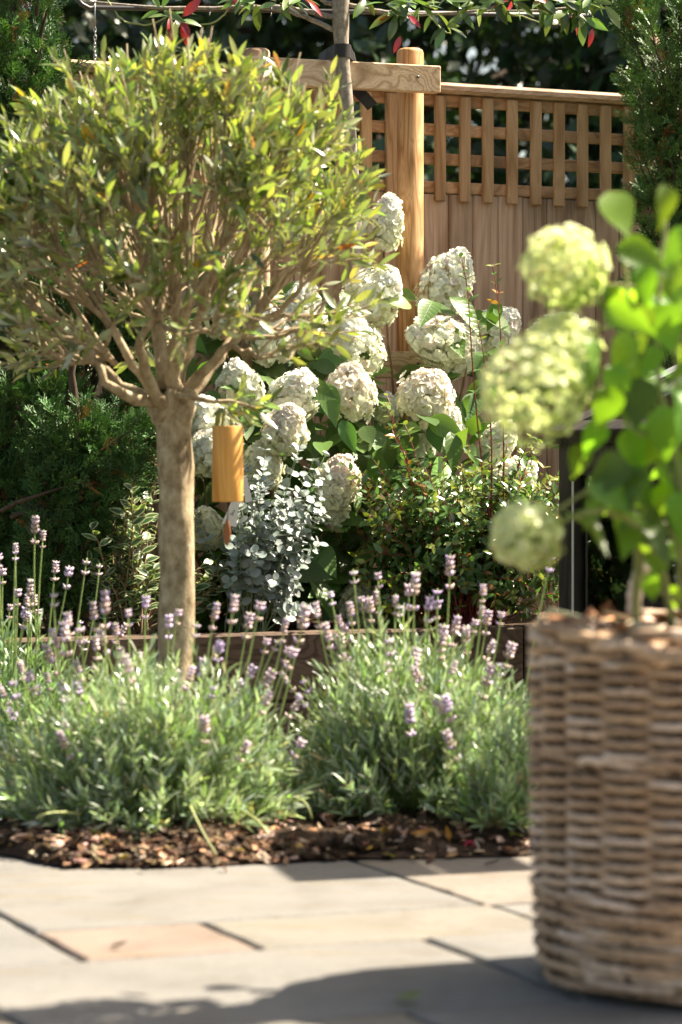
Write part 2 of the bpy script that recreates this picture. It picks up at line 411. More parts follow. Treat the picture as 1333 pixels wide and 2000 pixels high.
def scatter(parent, loc, part, stuff, protos, mt, pos, R, s, cols, n_ind=300, depth=0.15, stuff_mt=None):
    """leaves of one plant: the ones that show largest become objects, the rest one joined part"""
    pos = np.asarray(pos, float); s = np.asarray(s, float); cols = np.asarray(cols, float); n = len(pos); loc = np.asarray(loc, float)
    pick = RNG.integers(0, len(protos), n)
    px = CX + F * pos[:, 0] / pos[:, 1]; py = HY - F * (pos[:, 2] - H0) / pos[:, 1]
    inside = (px > -5) & (px < 1338) & (py > -5) & (py < 2005)
    view = pos - np.array([0, 0, H0]); view /= np.linalg.norm(view, axis=1, keepdims=True)
    facing = np.abs((R[:, :, 2] * view).sum(1))
    y0 = np.percentile(pos[:, 1], 2)
    score = s * (0.25 + 0.75 * facing) * np.exp(-np.maximum(pos[:, 1] - y0, 0) / depth) * inside
    order = np.argsort(-score)
    ind = [i for i in order[:n_ind] if score[i] > 0]
    meshes = {}
    for i in ind:
        k = pick[i]
        if k not in meshes: meshes[k] = make_mesh(part, protos[k][0], protos[k][1], mt, rim=protos[k][2] if len(protos[k]) > 2 else None)
        o = bpy.data.objects.new(part, meshes[k]); C.objects.link(o); o.parent = parent
        m4 = np.eye(4); m4[:3, :3] = R[i] * s[i]; m4[:3, 3] = pos[i] - loc
        o.matrix_local = Matrix(m4.tolist()); o.color = (*cols[i], 1)
    rest = np.ones(n, bool); rest[ind] = False
    if rest.any():
        I = np.nonzero(rest)[0]
        o = link(stuff, joined(stuff, protos, pick[I], pos[I], R[I], s[I], cols[I], stuff_mt or mt, loc), parent)
        o['kind'] = 'stuff'

def bez(a, b, c, n):
    t = np.linspace(0, 1, n)[:, None]; return (1 - t) ** 2 * a + 2 * t * (1 - t) * b + t * t * c
def wob(P, amp, keep=True):
    n = len(P); k = RNG.normal(0, amp, (n, 3))
    if keep: k[0] = 0; k[-1] = 0
    return P + k
def unit(v): v = np.asarray(v, float); return v / (np.linalg.norm(v) + 1e-12)
def units(V): return V / (np.linalg.norm(V, axis=1, keepdims=True) + 1e-12)
def rcol(n, base, var=0.2, hue=0.08):
    base = np.asarray(base, float); k = 1 + RNG.normal(0, var, (n, 1)).clip(-0.6, 0.8)
    return (base * k * (1 + RNG.normal(0, hue, (n, 3)))).clip(0.004, 0.95)

# ================================================================== THE SETTING
g = Geo(); g.add([[-400, -60, -0.06], [400, -60, -0.06], [400, 800, -0.06], [-400, 800, -0.06]], [[0, 1, 2, 3]])
tag(link('ground', g.mesh('ground', M['grass'])), kind='structure')

# paving: a dirt bed with every slab laid on it
g = Geo()
g.add([pav(-3, 4.4, -0.018), pav(5, 4.4, -0.018), pav(5, -4.0, -0.018), pav(-3, -4.0, -0.018)], [[0, 1, 2, 3]])
paving = tag(link('paving', g.mesh('paving', M['mortar'])), kind='structure')
def slab(a0, a1, b0, b1, color, gap=0.006):
    a0 += gap; a1 -= gap; b0 += gap; b1 -= gap
    per = []
    for (p, q) in (((a0, b0), (a1, b0)), ((a1, b0), (a1, b1)), ((a1, b1), (a0, b1)), ((a0, b1), (a0, b0))):
        L = math.hypot(q[0] - p[0], q[1] - p[1]); n = max(3, int(L / 0.04))
        for i in range(n):
            t = i / n; j = RNG.normal(0, 0.0011, 2)
            per.append((p[0] + (q[0] - p[0]) * t + j[0], p[1] + (q[1] - p[1]) * t + j[1]))
    per = np.array(per); cen = per.mean(0); n = len(per)
    dz = RNG.normal(0, 0.0008)
    def ring(inset, z):
        d = per - cen; k = np.maximum(np.abs(d), 1e-4)
        q = cen + np.sign(d) * np.maximum(k - inset, 0); return np.array([pav(x, y, z) for x, y in q])
    rings = [ring(0, -0.03), ring(0, -0.005 + dz), ring(0.0035, -0.0012 + dz), ring(0.009, 0.0 + dz)]
    V = np.concatenate(rings + [pav(*cen, dz)[None]]); Q = []; T = []
    for r in range(3):
        for i in range(n): Q.append([r * n + i, (r + 1) * n + i, (r + 1) * n + (i + 1) % n, r * n + (i + 1) % n])
    for i in range(n): T.append([3 * n + i, 4 * n, 3 * n + (i + 1) % n])
    loc = pav(*cen)
    o = link('slab', make_mesh('slab', V - loc, Q, M['slab'], T, smooth=False), paving, loc, color)
GREY = (0.160, 0.153, 0.143); PINK = (0.195, 0.150, 0.124); BUFF = (0.172, 0.158, 0.136); COOL = (0.150, 0.146, 0.139)
B1, B2 = -0.288, -1.42
slab(-0.30, 0.54, B2, B1, GREY); slab(0.54, 1.10, B2, B1, (0.185, 0.160, 0.137)); slab(1.10, 1.95, B2, B1, GREY)
slab(-0.87, -0.30, -0.575, 0.0, COOL); slab(-1.75, -0.87, -0.575, 0.0, GREY); slab(-1.15, -0.30, -1.42, -0.575, GREY)
slab(-0.30, 0.0, B1, 0.0, PINK); slab(0.0, 0.555, B1, 0.0, BUFF); slab(0.555, 0.84, B1, 0, GREY); slab(0.84, 1.7, B1, 0, PINK)
slab(-0.543, 0.29, 0.0, 0.57, GREY); slab(0.29, 0.86, 0, 0.57, COOL); slab(0.86, 1.7, 0, 0.57, BUFF); slab(-1.12, -0.543, 0, 0.86, BUFF)
slab(-0.543, 0.0, 0.57, 1.14, BUFF); slab(0, 0.84, 0.57, 1.14, GREY); slab(0.84, 1.7, 0.57, 1.14, COOL); slab(-1.4, -0.543, 0.86, 1.7, GREY)
slab(-0.543, 0.3, 1.14, 1.7, GREY); slab(0.3, 1.15, 1.14, 1.7, PINK); slab(1.15, 2.0, 1.14, 1.7, GREY)
for bi, (b0, b1) in enumerate(((-2.0, -1.425), (-2.57, -2.0), (-3.14, -2.57))):
    a = 1.10 + 0.2 * (bi % 2)
    for wd in (0.56, 0.84, 0.56, 0.84):
        slab(a, a + wd, b0, b1, (GREY, BUFF, COOL, PINK)[(bi + int(wd * 10)) % 4]); a += wd

# soil of the front bed (mounded), and of the raised bed behind the sleeper
def grid(fn, na, nb):
    V = np.array([fn(i / na, j / nb) for j in range(nb + 1) for i in range(na + 1)])
    Q = [[j * (na + 1) + i, j * (na + 1) + i + 1, (j + 1) * (na + 1) + i + 1, (j + 1) * (na + 1) + i] for j in range(nb) for i in range(na)]
    return V, Q
EDGE = np.array([[-1.6, -1.6], [-0.6, -1.35], [-0.10, -1.22], [-0.04, -0.97], [0.20, -0.895], [0.442, -0.885], [0.70, -0.845], [0.907, -0.80], [1.0, -0.84], [1.12, -1.05], [1.16, -1.4]])
def edge_b(a): return np.interp(a, EDGE[:, 0], EDGE[:, 1])
def soilz(a, b):
    d = max(0.0, edge_b(a) - b)
    d = min(d, max(0.0, 1.16 - a))
    return 0.004 + 0.05 * (1 - math.exp(-d / 0.12))
SN = RNG.normal(0, 1, (90, 60)); SN = (SN + np.roll(SN, 1, 0) + np.roll(SN, 1, 1) + np.roll(SN, -1, 0) + np.roll(SN, -1, 1)) / 3
def bedfn(i, j):
    a = -1.6 + 2.76 * i; b = edge_b(a) + 0.004 * SN[int(i * 89), 0] - (2.3 + edge_b(a) * 0.0) * j
    d = 2.3 * j
    return pav(a, b, soilz(a, b) + 0.009 * SN[int(i * 89), int(j * 59)] * min(1, d / 0.05) * min(1, max(0, (1.16 - a)) / 0.05))
bed = tag(link('planting_bed', make_mesh('planting_bed', *grid(bedfn, 89, 59), M['soil'])), kind='structure')
SLV = 1.17
def rbfn(i, j):
    return fen(-2.6 + 3.3 * i, 0.02 + (SLV - 0.05) * j, 0.325 + 0.012 * SN[int(i * 89), int(j * 59)])
tag(link('raised_bed_soil', make_mesh('raised_bed_soil', *grid(rbfn, 89, 40), M['soil'])), kind='structure')

# sleepers that hold the raised bed
for k, (u0, u1) in enumerate(((-2.6, -0.25), (-0.245, 0.62))):
    L = u1 - u0
    g = Geo(); V, Q, T = boxg((0, 0, 0), (L, 0.09, 0.18), 0.006)
    loc = fen(u0, SLV, 0)
    r = thing('timber_sleeper', ('long dark timber sleeper edging the raised bed behind the olive trunk', 'short dark timber sleeper edging the raised bed behind the right lavender')[k], 'sleeper', loc, 'sleepers edging the raised bed')
    for z in (0.0, 0.182):
        link('beam', make_mesh('beam', oriented(V, U, -N, UP, (0, 0, 0)), Q, M['sleeper'], T, smooth=False), r, (0, 0, z - 0.002))
# return sleeper at the right end of the raised bed
loc = fen(0.63, 0.03, 0)
V, Q, T = boxg((0, 0, 0), (SLV - 0.03, 0.09, 0.36), 0.006)
tag(link('timber_sleeper', make_mesh('timber_sleeper', oriented(V, N, U, UP, (0, 0, 0)), Q, M['sleeper'], T, smooth=False), None, loc), 'dark timber sleeper end of the raised bed beside the glazed frame', 'sleeper', 'sleepers edging the raised bed')

# ------------------------------------------------------------------ fence with lattice top
UA, UB = -2.4, 1.75
fence = thing('lattice_top_fence', 'natural timber fence with vertical boards and square lattice top', 'fence', fen(0, 0, 0.3))
fl = fen(0, 0, 0.3)
def fpart(name, V, Q, T, m, u, v, z, X=None):
    return link(name, make_mesh(name, oriented(V, U, -N, UP, (0, 0, 0)), Q, m, T, smooth=False), fence, fen(u, v, z) - fl)
bw, bp = 0.0872, 0.0887
ZB = 1.666
# one board: chamfered face, tongue at the back of its right edge
prof = np.array([[0, 0.004], [0.003, 0], [bw - 0.003, 0], [bw, 0.004], [bw, 0.008], [bw + 0.009, 0.008], [bw + 0.009, 0.014], [0, 0.014]])
hb = ZB - 0.31
V = np.concatenate([np.c_[prof, np.zeros(8)], np.c_[prof, np.full(8, hb)]])
Q = [[i, (i + 1) % 8, 8 + (i + 1) % 8, 8 + i] for i in range(8)]
T = [[8 + a, 8 + b, 8 + c] for a, b, c in ((0, 1, 7), (1, 2, 7), (2, 3, 7), (3, 4, 7), (4, 5, 6), (4, 6, 7))]
bme = make_mesh('board', oriented(V, U, -N, UP, (0, 0, 0)), Q, M['fence'], T, smooth=False)
u = UA
while u < UB:
    o = link('board', bme, fence, fen(u, 0.0 + RNG.normal(0, 0.0012), 0.31 - 0.002 + RNG.normal(0, 0.001)) - fl); u += bp
# lattice: slats in front, rails behind
sp = 0.0853
V, Q, T = boxg((0, 0, 0), (0.037, 0.016, 0.335), 0.003)
sme = make_mesh('lattice_slat', oriented(V, U, -N, UP, (0, 0, 0)), Q, M['lattice'], T, smooth=False)
u = 0.028 - sp * 28
while u < UB:
    o = link('lattice_slat', sme, fence, fen(u + RNG.normal(0, 0.001), 0.022, 1.640) - fl)
    o.rotation_euler = (0, RNG.normal(0, 0.003), 0); u += sp
V, Q, T = boxg((0, 0, 0), (UB - UA, 0.016, 0.037), 0.003)
rme = make_mesh('lattice_rail', oriented(V, U, -N, UP, (0, 0, 0)), Q, M['lattice_h'], T, smooth=False)
for z in (1.667, 1.757, 1.850, 1.943): link('lattice_rail', rme, fence, fen(UA, 0.0055, z) - fl)
# cap: rounded weathered rail
V, Q, T = boxg((0, 0, 0), (UB - UA, 0.058, 0.034), 0.010)
link('cap_rail', make_mesh('cap_rail', oriented(V, U, -N, UP, (0, 0, 0)), Q, M['cap'], T, smooth=False), fence, fen(UA, 0.036, 1.982) - fl)

# ------------------------------------------------------------------ support frame of the trained tree
def ringpost(r, h, ch=0.012):
    zs = [0, h - ch, h - ch * 0.4, h]; rs = [r, r, r - ch * 0.25, r - ch * 0.9]
    n = 28; V = []; Q = []
    for z, rr in zip(zs, rs):
        for i in range(n): a = 2 * math.pi * i / n; V.append([rr * math.cos(a), rr * math.sin(a), z])
    V.append([0, 0, h + 0.001]); T = []
    for k in range(3):
        for i in range(n): Q.append([k * n + i, k * n + (i + 1) % n, (k + 1) * n + (i + 1) % n, (k + 1) * n + i])
    for i in range(n): T.append([3 * n + i, 3 * n + (i + 1) % n, 4 * n])
    return np.array(V), Q, T
bR = at(862, 128, 8.28); bL = bR - 0.652 * U; bL[2] = 2.055 - 0.0; bR[2] = 0
pr = at(801.5, 95, 8.34); pl = at(501, 95, 8.12)
st = thing('tree_support', 'pale timber tree support of two round posts and cross beams', 'tree support', (pr[0], pr[1], 0.32)); stl = np.array([pr[0], pr[1], 0.32])
V, Q, T = ringpost(0.0415, pr[2] - 0.30)
o = link('post', make_mesh('post', V, Q, M['post'], T), st, (0, 0, -0.02))
V, Q, T = ringpost(0.041, pl[2] - 0.30)
o = link('post', make_mesh('post', V, Q, M['cap'], T), st, np.array([pl[0], pl[1], 0.30]) - stl)
for k, (zl, zr, ex) in enumerate(((1.931, 1.9385, 0.0), (1.063, 1.067, -0.03))):
    L = 0.652; V, Q, T = boxg((0, 0, 0), (L, 0.04, 0.081), 0.003)
    rb = at(862, 128, 8.265); o3 = rb - L * U; o3[2] = zl
    Ux = unit(U * L + UP * (zr - zl))
    link('cross_beam', make_mesh('cross_beam', oriented(V, Ux, -N, UP, (0, 0, 0)), Q, (M['beam'], M['sleeper'])[0], T, smooth=False), st, o3 - stl + ex * U)
    for (sx, sz) in ((0.075, 0.044), (0.575, 0.044)):
        g = Geo(); P = o3 + sx * Ux + sz * UP + 0.0012 * N
        g.tube([P - 0.004 * N, P + 0.0005 * N], [0.0052, 0.0048], 10)
        link('screw', g.mesh('screw', M['rod'], loc=P), st, P - stl)
# rubber strap: a band round the trunk and its loose end
g = Geo()
tk = at(668, 100, 8.13)
def ribbon(P, W, wd, th=0.002):
    g = Geo(); P = np.asarray(P); n = len(P); V = []
    Tn = np.gradient(P, axis=0)
    for i in range(n):
        nn = unit(np.cross(Tn[i], W[i])); V += [P[i] + W[i] * wd / 2 + nn * th, P[i] - W[i] * wd / 2 + nn * th, P[i] - W[i] * wd / 2 - nn * th, P[i] + W[i] * wd / 2 - nn * th]
    Q = [[i * 4 + k, i * 4 + (k + 1) % 4, i * 4 + 4 + (k + 1) % 4, i * 4 + 4 + k] for i in range(n - 1) for k in range(4)]
    Q += [[0, 3, 2, 1], [(n - 1) * 4 + k for k in range(4)]]
    return g.add(V, Q)
band = []; Wb = []
for k in range(15):
    a = math.pi * k / 14
    band.append(tk + np.array([-0.0245 * math.cos(a), -0.0245 * math.sin(a) - 0.002, 0.0])); Wb.append(unit([0.05, 0, 1]))
ls = at(622, 112, 8.19); rs = at(694, 115, 8.19)
P = np.array([ls + [0, 0.01, -0.006], ls * 0.5 + band[0] * 0.5 + [0, 0, -0.002]] + band + [band[-1] * 0.5 + rs * 0.5, rs]); W = np.array([unit([0.3, 0, 1]), unit([.2, 0, 1])] + Wb + [unit([-.2, 0, 1])] * 2)
sg = ribbon(P, W, 0.040)
P2 = bez(at(686, 166, 8.24), at(705, 180, 8.20), at(728, 208, 8.215), 6)
sg2 = ribbon(P2, np.array([unit([0.75, -0.1, 0.55])] * 6), 0.036)
sg.add(np.concatenate(sg2.V), np.concatenate(sg2.Q))
link('strap', sg.mesh('strap', M['rubber'], smooth=False, loc=stl), st)

# ================================================================== PLANTS
# ------------------------------------------------------------------ olive tree clipped as a standard
OY = 6.3
oc = at(341, 792, OY); otc = at(352, 455, OY)
oloc = np.array([at(330, 1583, OY)[0], OY, 0.03])
olive = thing('olive_tree', 'clipped olive tree with rounded crown on a bare trunk among lavender', 'tree', oloc)
path = np.array([at(x, y, OY) for x, y in ((330, 1600), (333, 1500), (338, 1400), (341, 1300), (345, 1200), (347, 1100), (346, 1000), (343, 920), (339, 850), (337, 800), (335, 770))])
tt = np.linspace(0, 1, 60); seg = np.linspace(0, 1, len(path))
TP = np.stack([np.interp(tt, seg, path[:, k]) for k in range(3)], 1)
for _ in range(4): TP[1:-1] = (TP[:-2] + TP[1:-1] * 2 + TP[2:]) / 4
TR = 0.0412 + 0.006 * np.exp(-tt / 0.10) + 0.004 * np.clip((tt - 0.90) / 0.1, 0, 1) ** 2 + 0.0012 * np.sin(tt * 37) + RNG.normal(0, 0.0003, 60)
V, Q, T = tube(TP, TR, 22)
ang = np.tile(np.arange(22), 60); V[:1320] += (V[:1320] - np.repeat(TP, 22, 0)) * (0.05 * np.sin(ang * 2 * np.pi / 22 * 3 + np.repeat(tt, 22) * 14) + 0.03 * np.sin(ang * 2 * np.pi / 22 * 5 - np.repeat(tt, 22) * 31))[:, None]
link('trunk', make_mesh('trunk', V - oloc, Q, M['olive_bark'], T), olive)

# crown: tips on a flattened boxy ball, gathered into limbs by clustering
NT = 350
D = []
while len(D) < NT:
    d = units(RNG.normal(0, 1, (1, 3)))[0]
    if d[2] < -0.62: continue
    if d[2] < -0.25 and RNG.random() < 0.45: continue
    if d[2] < 0.12 and d[0] * 0.88 + d[1] * 0.47 > 0.35 and RNG.random() < 0.55: continue
    D.append(d)
D = np.array(D)
ax = np.array([0.487, 0.46, 0.415]); pw = 2.35
pwv = np.where(D[:, 2] < 0, 3.6, pw)[:, None]; r = (1 / ((np.abs(D / ax) ** pwv).sum(1)) ** (1 / pwv[:, 0]))
lob = units(RNG.normal(0, 1, (26, 3))); lobh = RNG.uniform(-0.06, 0.07, 26)
rf = RNG.uniform(0.82, 1.03, NT) + (np.exp(-((D[:, None] - lob[None]) ** 2).sum(2) / 0.08) * lobh).sum(1)
tips = otc + D * (r * rf)[:, None]
low = D[:, 2] < 0
tips[:, 2] = np.where(low, otc[2] + (tips[:, 2] - otc[2]) * 0.90, tips[:, 2])
# right lower flank is thinner and hangs a little
tips[:, 2] -= 0.0 * np.clip((tips[:, 0] - otc[0]) / 0.45, 0, 1)
def kmeans(X, k, it=12):
    c = X[RNG.choice(len(X), k, replace=False)].copy()
    for _ in range(it):
        l = ((X[:, None] - c[None]) ** 2).sum(2).argmin(1)
        for j in range(k):
            if (l == j).any(): c[j] = X[l == j].mean(0)
    return c, l
NSUB = 62; NL = 11
c2, l2 = kmeans(tips, NSUB); c1, l1 = kmeans(c2, NL)
crot = TP[-1] - [0, 0, 0.03]
gb = []; gt = Geo()
limb_end = []
for j in range(NL):
    d = c1[j] - crot; e = crot + d * RNG.uniform(0.42, 0.56) + [0, 0, 0.01]
    s0 = crot + unit([d[0], d[1], 0.2 * abs(d[2])]) * 0.022 + [0, 0, RNG.uniform(-0.01, 0.03)]
    mid = s0 * 0.5 + e * 0.5 + RNG.normal(0, 0.035, 3) + [0, 0, -0.03]
    P = wob(bez(s0, mid, e, 9), 0.004); rad = np.linspace(RNG.uniform(0.011, 0.020), 0.0075, 9); rad[0] *= 1.25
    g = Geo().tube(P, rad, 9); link('branch', g.mesh('branch', M['olive_bark'], loc=oloc), olive); limb_end.append(e)
# knuckle where the limbs spring
g = Geo()
for k in range(7):
    a = k * 0.9 + 0.3; P0k = crot + np.array([math.cos(a) * 0.012, math.sin(a) * 0.012, -0.035]); P1k = crot + np.array([math.cos(a) * 0.052, math.sin(a) * 0.04, 0.03 + 0.02 * RNG.random()])
    g.tube(wob(bez(P0k, (P0k + P1k) / 2 + [0, 0, 0.005], P1k, 7), 0.003), np.array([0.026, 0.029, 0.028, 0.026, 0.022, 0.017, 0.010]), 10)
link('knuckle', g.mesh('knuckle', M['olive_bark'], loc=oloc), olive)
sub_end = []
for i in range(NSUB):
    s0 = limb_end[l1[i]]; tfr = RNG.uniform(0.45, 0.95)
    s0 = crot * (1 - tfr) * 0.6 + s0 * (1 - (1 - tfr) * 0.6)
    e = crot + (c2[i] - crot) * RNG.uniform(0.66, 0.76)
    mid = (s0 + e) / 2 + RNG.normal(0, 0.03, 3)
    P = wob(bez(s0, mid, e, 8), 0.003)
    gt.tube(P, np.linspace(0.0072, 0.0042, 8), 6); sub_end.append((e, P))
lp, ld, ln_, lc, lsz = [], [], [], [], []
def leafy(P, n, t0, size, colf, out, spread=0.75):
    k = len(P); seglen = P[-1] - P[0]
    for m in range(n):
        t = t0 + (1 - t0) * (m + 0.5) / n; x = t * (k - 1); i = min(int(x), k - 2); p = P[i] + (P[i + 1] - P[i]) * (x - i)
        ax_ = unit(P[i + 1] - P[i])
        sd_ = unit(np.cross(ax_, RNG.normal(0, 1, 3)))
        dr = unit(ax_ * RNG.uniform(0.55, 1.1) + sd_ * spread * RNG.uniform(0.6, 1.2) + [0, 0, 0.15])
        lp.append(p); ld.append(dr); ln_.append(unit(0.5 * out + np.array([0, 0, 0.5]) + RNG.normal(0, 0.55, 3))); lsz.append(size * RNG.uniform(0.7, 1.25)); lc.append(colf)
for i in range(NT):
    e, P = sub_end[l2[i]]
    k = RNG.integers(4, 8); s0 = P[k]
    out = unit(tips[i] - otc)
    mid = (s0 + tips[i]) / 2 + RNG.normal(0, 0.022, 3) - out * 0.01
    tip = tips[i] + RNG.normal(0, 0.012, 3)
    Pt = wob(bez(s0, mid, tip, 8), 0.0025)
    gt.tube(Pt, np.linspace(0.0034, 0.0013, 8), 4, False)
    sunny = D[i, 2] < 0.1 and D[i, 0] * 0.88 + D[i, 1] * 0.47 > 0.35
    dens = 11 if D[i, 2] > 0.15 else 5 if sunny else 7
    leafy(Pt, dens, 0.5, 0.050, 0, out)
    for q in range((i % 2) if sunny else 2 if D[i, 2] > -0.1 else 1):
        x = RNG.integers(3, 7); b0 = Pt[x]; dirn = unit(unit(tip - s0) + RNG.normal(0, 0.55, 3) + out * 0.3)
        b1 = b0 + dirn * RNG.uniform(0.05, 0.095); Ps = wob(bez(b0, (b0 + b1) / 2 + RNG.normal(0, 0.008, 3), b1, 5), 0.001)
        gt.tube(Ps, np.linspace(0.0018, 0.0009, 5), 4, False)
        leafy(Ps, 8 if D[i, 2] > 0.1 else 6, 0.2, 0.047, 0, out)
    if D[i, 2] > 0.45 and RNG.random() < 0.35:      # bare clipped shoots that stand above the crown
        b1 = tip + unit(out + [0, 0, 0.9] + RNG.normal(0, 0.15, 3)) * RNG.uniform(0.03, 0.07)
        gt.tube([tip - (b1 - tip) * 0.4, tip, b1], [0.0022, 0.002, 0.0017], 5)
# dead bare twigs inside
for k in range(70):
    i = RNG.integers(0, NSUB); e, P = sub_end[i]; b0 = P[RNG.integers(1, 7)]; b1 = b0 + unit(unit(b0 - crot) + RNG.normal(0, 0.6, 3)) * RNG.uniform(0.08, 0.2)
    gt.tube(wob(bez(b0, (b0 + b1) / 2 + RNG.normal(0, 0.015, 3), b1, 6), 0.002), np.linspace(0.0026, 0.0009, 6), 4, False)
hb_ = np.array([at(x, y, 6.24) for x, y in ((345, 772), (380, 778), (420, 785), (450, 783), (500, 796))])
link('branch', Geo().tube(hb_, np.array([0.008, 0.006, 0.005, 0.0045, 0.0025]), 7).mesh('branch', M['olive_bark'], loc=oloc), olive)
for k in range(7):
    b0 = hb_[2] * (1 - k / 8) + hb_[4] * (k / 8); b1 = b0 + [RNG.normal(0.02, 0.03), RNG.normal(-0.01, 0.02), RNG.normal(-0.01, 0.03)]
    leafy(np.linspace(b0, b1, 4), 6, 0.1, 0.05, 0, np.array([0.3, -0.5, 0.3]))
tag(link('twigs', gt.mesh('twigs', M['twig'], loc=oloc), olive), kind='stuff')
n = len(lp); lp = np.array(lp); ld = np.array(ld)
cols = rcol(n, (0.195, 0.25, 0.07), 0.3, 0.1)
cho = RNG.random(n)
cols[cho < 0.36] = rcol((cho < 0.36).sum(), (0.35, 0.39, 0.14), 0.2)
cols[cho < 0.14] = rcol((cho < 0.14).sum(), (0.06, 0.09, 0.025), 0.2)
cols[cho < 0.022] = rcol((cho < 0.022).sum(), (0.55, 0.33, 0.03), 0.2)
cols[cho < 0.006] = rcol((cho < 0.006).sum(), (0.40, 0.13, 0.05), 0.2)
opro = [leafg(0.25, 4, 0.25, 0.08, 0.85, 0.8), leafg(0.22, 4, 0.3, 0.20, 0.95, 0.8), leafg(0.29, 4, 0.15, -0.05, 0.9, 0.75)]
opro = [(a, b) for a, b, c in opro]
scatter(olive, oloc, 'leaf', 'leaves', opro, M['olive_leaf'], lp, frames(ld, np.array(ln_)), np.array(lsz), cols, 300, 0.12)
print('olive leaves', n)

# ------------------------------------------------------------------ bamboo chime hanging under the olive
ch = at(445, 832, 6.2); cs = F / 6.2
chl = ch.copy()
chime = thing('wind_chime', 'tan bamboo tube wind chime with a wooden sail hanging under the olive tree', 'wind chime', chl)
Rt, Lt = 0.0355, 0.173; n = 40; V = []; Q = []
for rr, z in ((Rt - 0.004, -Lt + 0.001), (Rt - 0.0008, -Lt), (Rt, -Lt + 0.0015), (Rt, -Lt * 0.66), (Rt, -Lt * 0.33), (Rt, -0.0015), (Rt - 0.0008, 0), (Rt - 0.004, -0.0005), (Rt - 0.0045, -0.02), (0.001, -0.0202)):
    for i in range(n): a = 2 * math.pi * i / n; V.append([rr * math.cos(a), rr * math.sin(a), z])
for k in range(9):
    for i in range(n): Q.append([k * n + i, k * n + (i + 1) % n, (k + 1) * n + (i + 1) % n, (k + 1) * n + i])
link('tube', make_mesh('tube', V, Q, M['bamboo']), chime)
g = Geo(); top = at(446, 778, 6.22) - chl
for a in (0.4, 2.5, 4.6): g.tube([[Rt * 0.86 * math.cos(a), Rt * 0.86 * math.sin(a), -0.012], [0.004, 0, 0.03]], 0.0008, 5)
g.tube([[0.004, 0, 0.03], at(449, 783, 6.24) - chl], 0.0016, 5); g.tube([[0, 0, -0.02], [0.0, 0, -0.21], [-0.0015, 0, -0.222]], 0.0015, 5)
link('cord', g.mesh('cord', M['cord']), chime)
# sail: a turned, flattened spindle
zc = np.linspace(0, 1, 12); Ps = np.stack([-0.0015 + 0 * zc, 0 * zc, -0.212 - 0.062 * zc], 1)
V, Q, T = tube(Ps, 0.0092 * np.sin(np.pi * zc ** 1.1).clip(0.06, 1) ** 0.6, 14); V[:, 1] *= 0.35
link('sail', make_mesh('sail', V, Q, M['sailwood'], T), chime)

# ------------------------------------------------------------------ trained tree along the top
pY = 8.13
ploc = np.array([at(700, 1200, pY)[0], pY, 0.325])
phot = thing('trained_tree', 'slim grey-barked trained tree with red-tinged glossy leaves strapped to the support', 'tree', ploc)
px_ = [(712, 1255), (712, 1000), (705, 700), (696, 500), (688, 330), (684, 270), (677, 200), (671, 140), (667, 90), (665, 40), (667, 0), (664, -60), (660, -160)]
path = np.array([at(x, y, pY) for x, y in px_]); tt = np.linspace(0, 1, 48); cum = np.r_[0, np.cumsum(np.linalg.norm(np.diff(path, axis=0), axis=1))]; cum /= cum[-1]
TP2 = np.stack([np.interp(tt, cum, path[:, k]) for k in range(3)], 1)
for _ in range(2): TP2[1:-1] = (TP2[:-2] + TP2[1:-1] * 2 + TP2[2:]) / 4
V, Q, T = tube(TP2, np.interp(tt, [0, 0.6, 0.78, 0.9, 1], [0.024, 0.0205, 0.0212, 0.027, 0.022]) * (1 + RNG.normal(0, 0.03, 48)), 14)
link('trunk', make_mesh('trunk', V - ploc, Q, M['photinia_bark'], T), phot)
def pbranch(pts, r0, r1, Y=pY, m='photinia_bark', name='branch'):
    P = np.array([at(x, y, Y + dy) for x, y, dy in pts]); t = np.linspace(0, 1, 16); s_ = np.linspace(0, 1, len(P))
    P = np.stack([np.interp(t, s_, P[:, k]) for k in range(3)], 1)
    for _ in range(2): P[1:-1] = (P[:-2] + P[1:-1] * 2 + P[2:]) / 4
    P = wob(P, 0.0015)
    link(name, Geo().tube(P, np.linspace(r0, r1, 16), 8).mesh(name, M[m], loc=ploc), phot); return P
pb = []
pb.append(pbranch([(660, 34, 0), (600, 22, 0), (540, 12, 0), (480, 14, 0), (380, 18, -.02), (250, 12, -.02), (170, 4, 0)], 0.0085, 0.0045))
pb.append(pbranch([(652, 58, 0), (600, 32, 0), (545, 18, 0), (470, 8, 0), (430, -6, 0)], 0.008, 0.004))
pb.append(pbranch([(672, 6, 0), (700, 14, 0), (745, 24, 0), (800, 30, 0), (870, 26, 0), (960, 18, 0), (1040, 22, 0), (1130, 12, 0)], 0.007, 0.003))
pb.append(pbranch([(668, 12, 0), (640, 4, 0), (610, -12, 0)], 0.009, 0.006))
pb.append(pbranch([(960, 18, 0), (1010, 28, -.02), (1060, 45, -.03), (1085, 48, -.03)], 0.003, 0.0015, m='palestem'))
pb.append(pbranch([(840, 28, 0), (850, 40, -.02), (862, 58, -.03), (880, 64, -.03)], 0.003, 0.0015, m='palestem'))
pb.append(pbranch([(350, 18, 0), (290, 52, -.02), (235, 38, -.02), (210, 0, -.02)], 0.003, 0.002, m='palestem'))
pb.append(pbranch([(450, 14, 0), (420, 44, -.02), (380, 50, -.02), (350, 40, -.02)], 0.003, 0.002, m='palestem'))
A = [at(x, y, 8.05) for x, y in ((315, 20), (330, 30), (352, 36), (715, -5), (755, 5), (775, 25), (800, 6), (822, 10), (850, 20), (870, 50), (905, 20), (930, 5), (965, -4), (1000, 0), (1060, -4), (1080, 10), (1110, 20), (1130, 8), (1140, 32), (1155, -4), (470, -6), (500, 2), (545, 5), (565, -2), (590, -6), (1180, 6), (1040, 0), (1100, 0))]
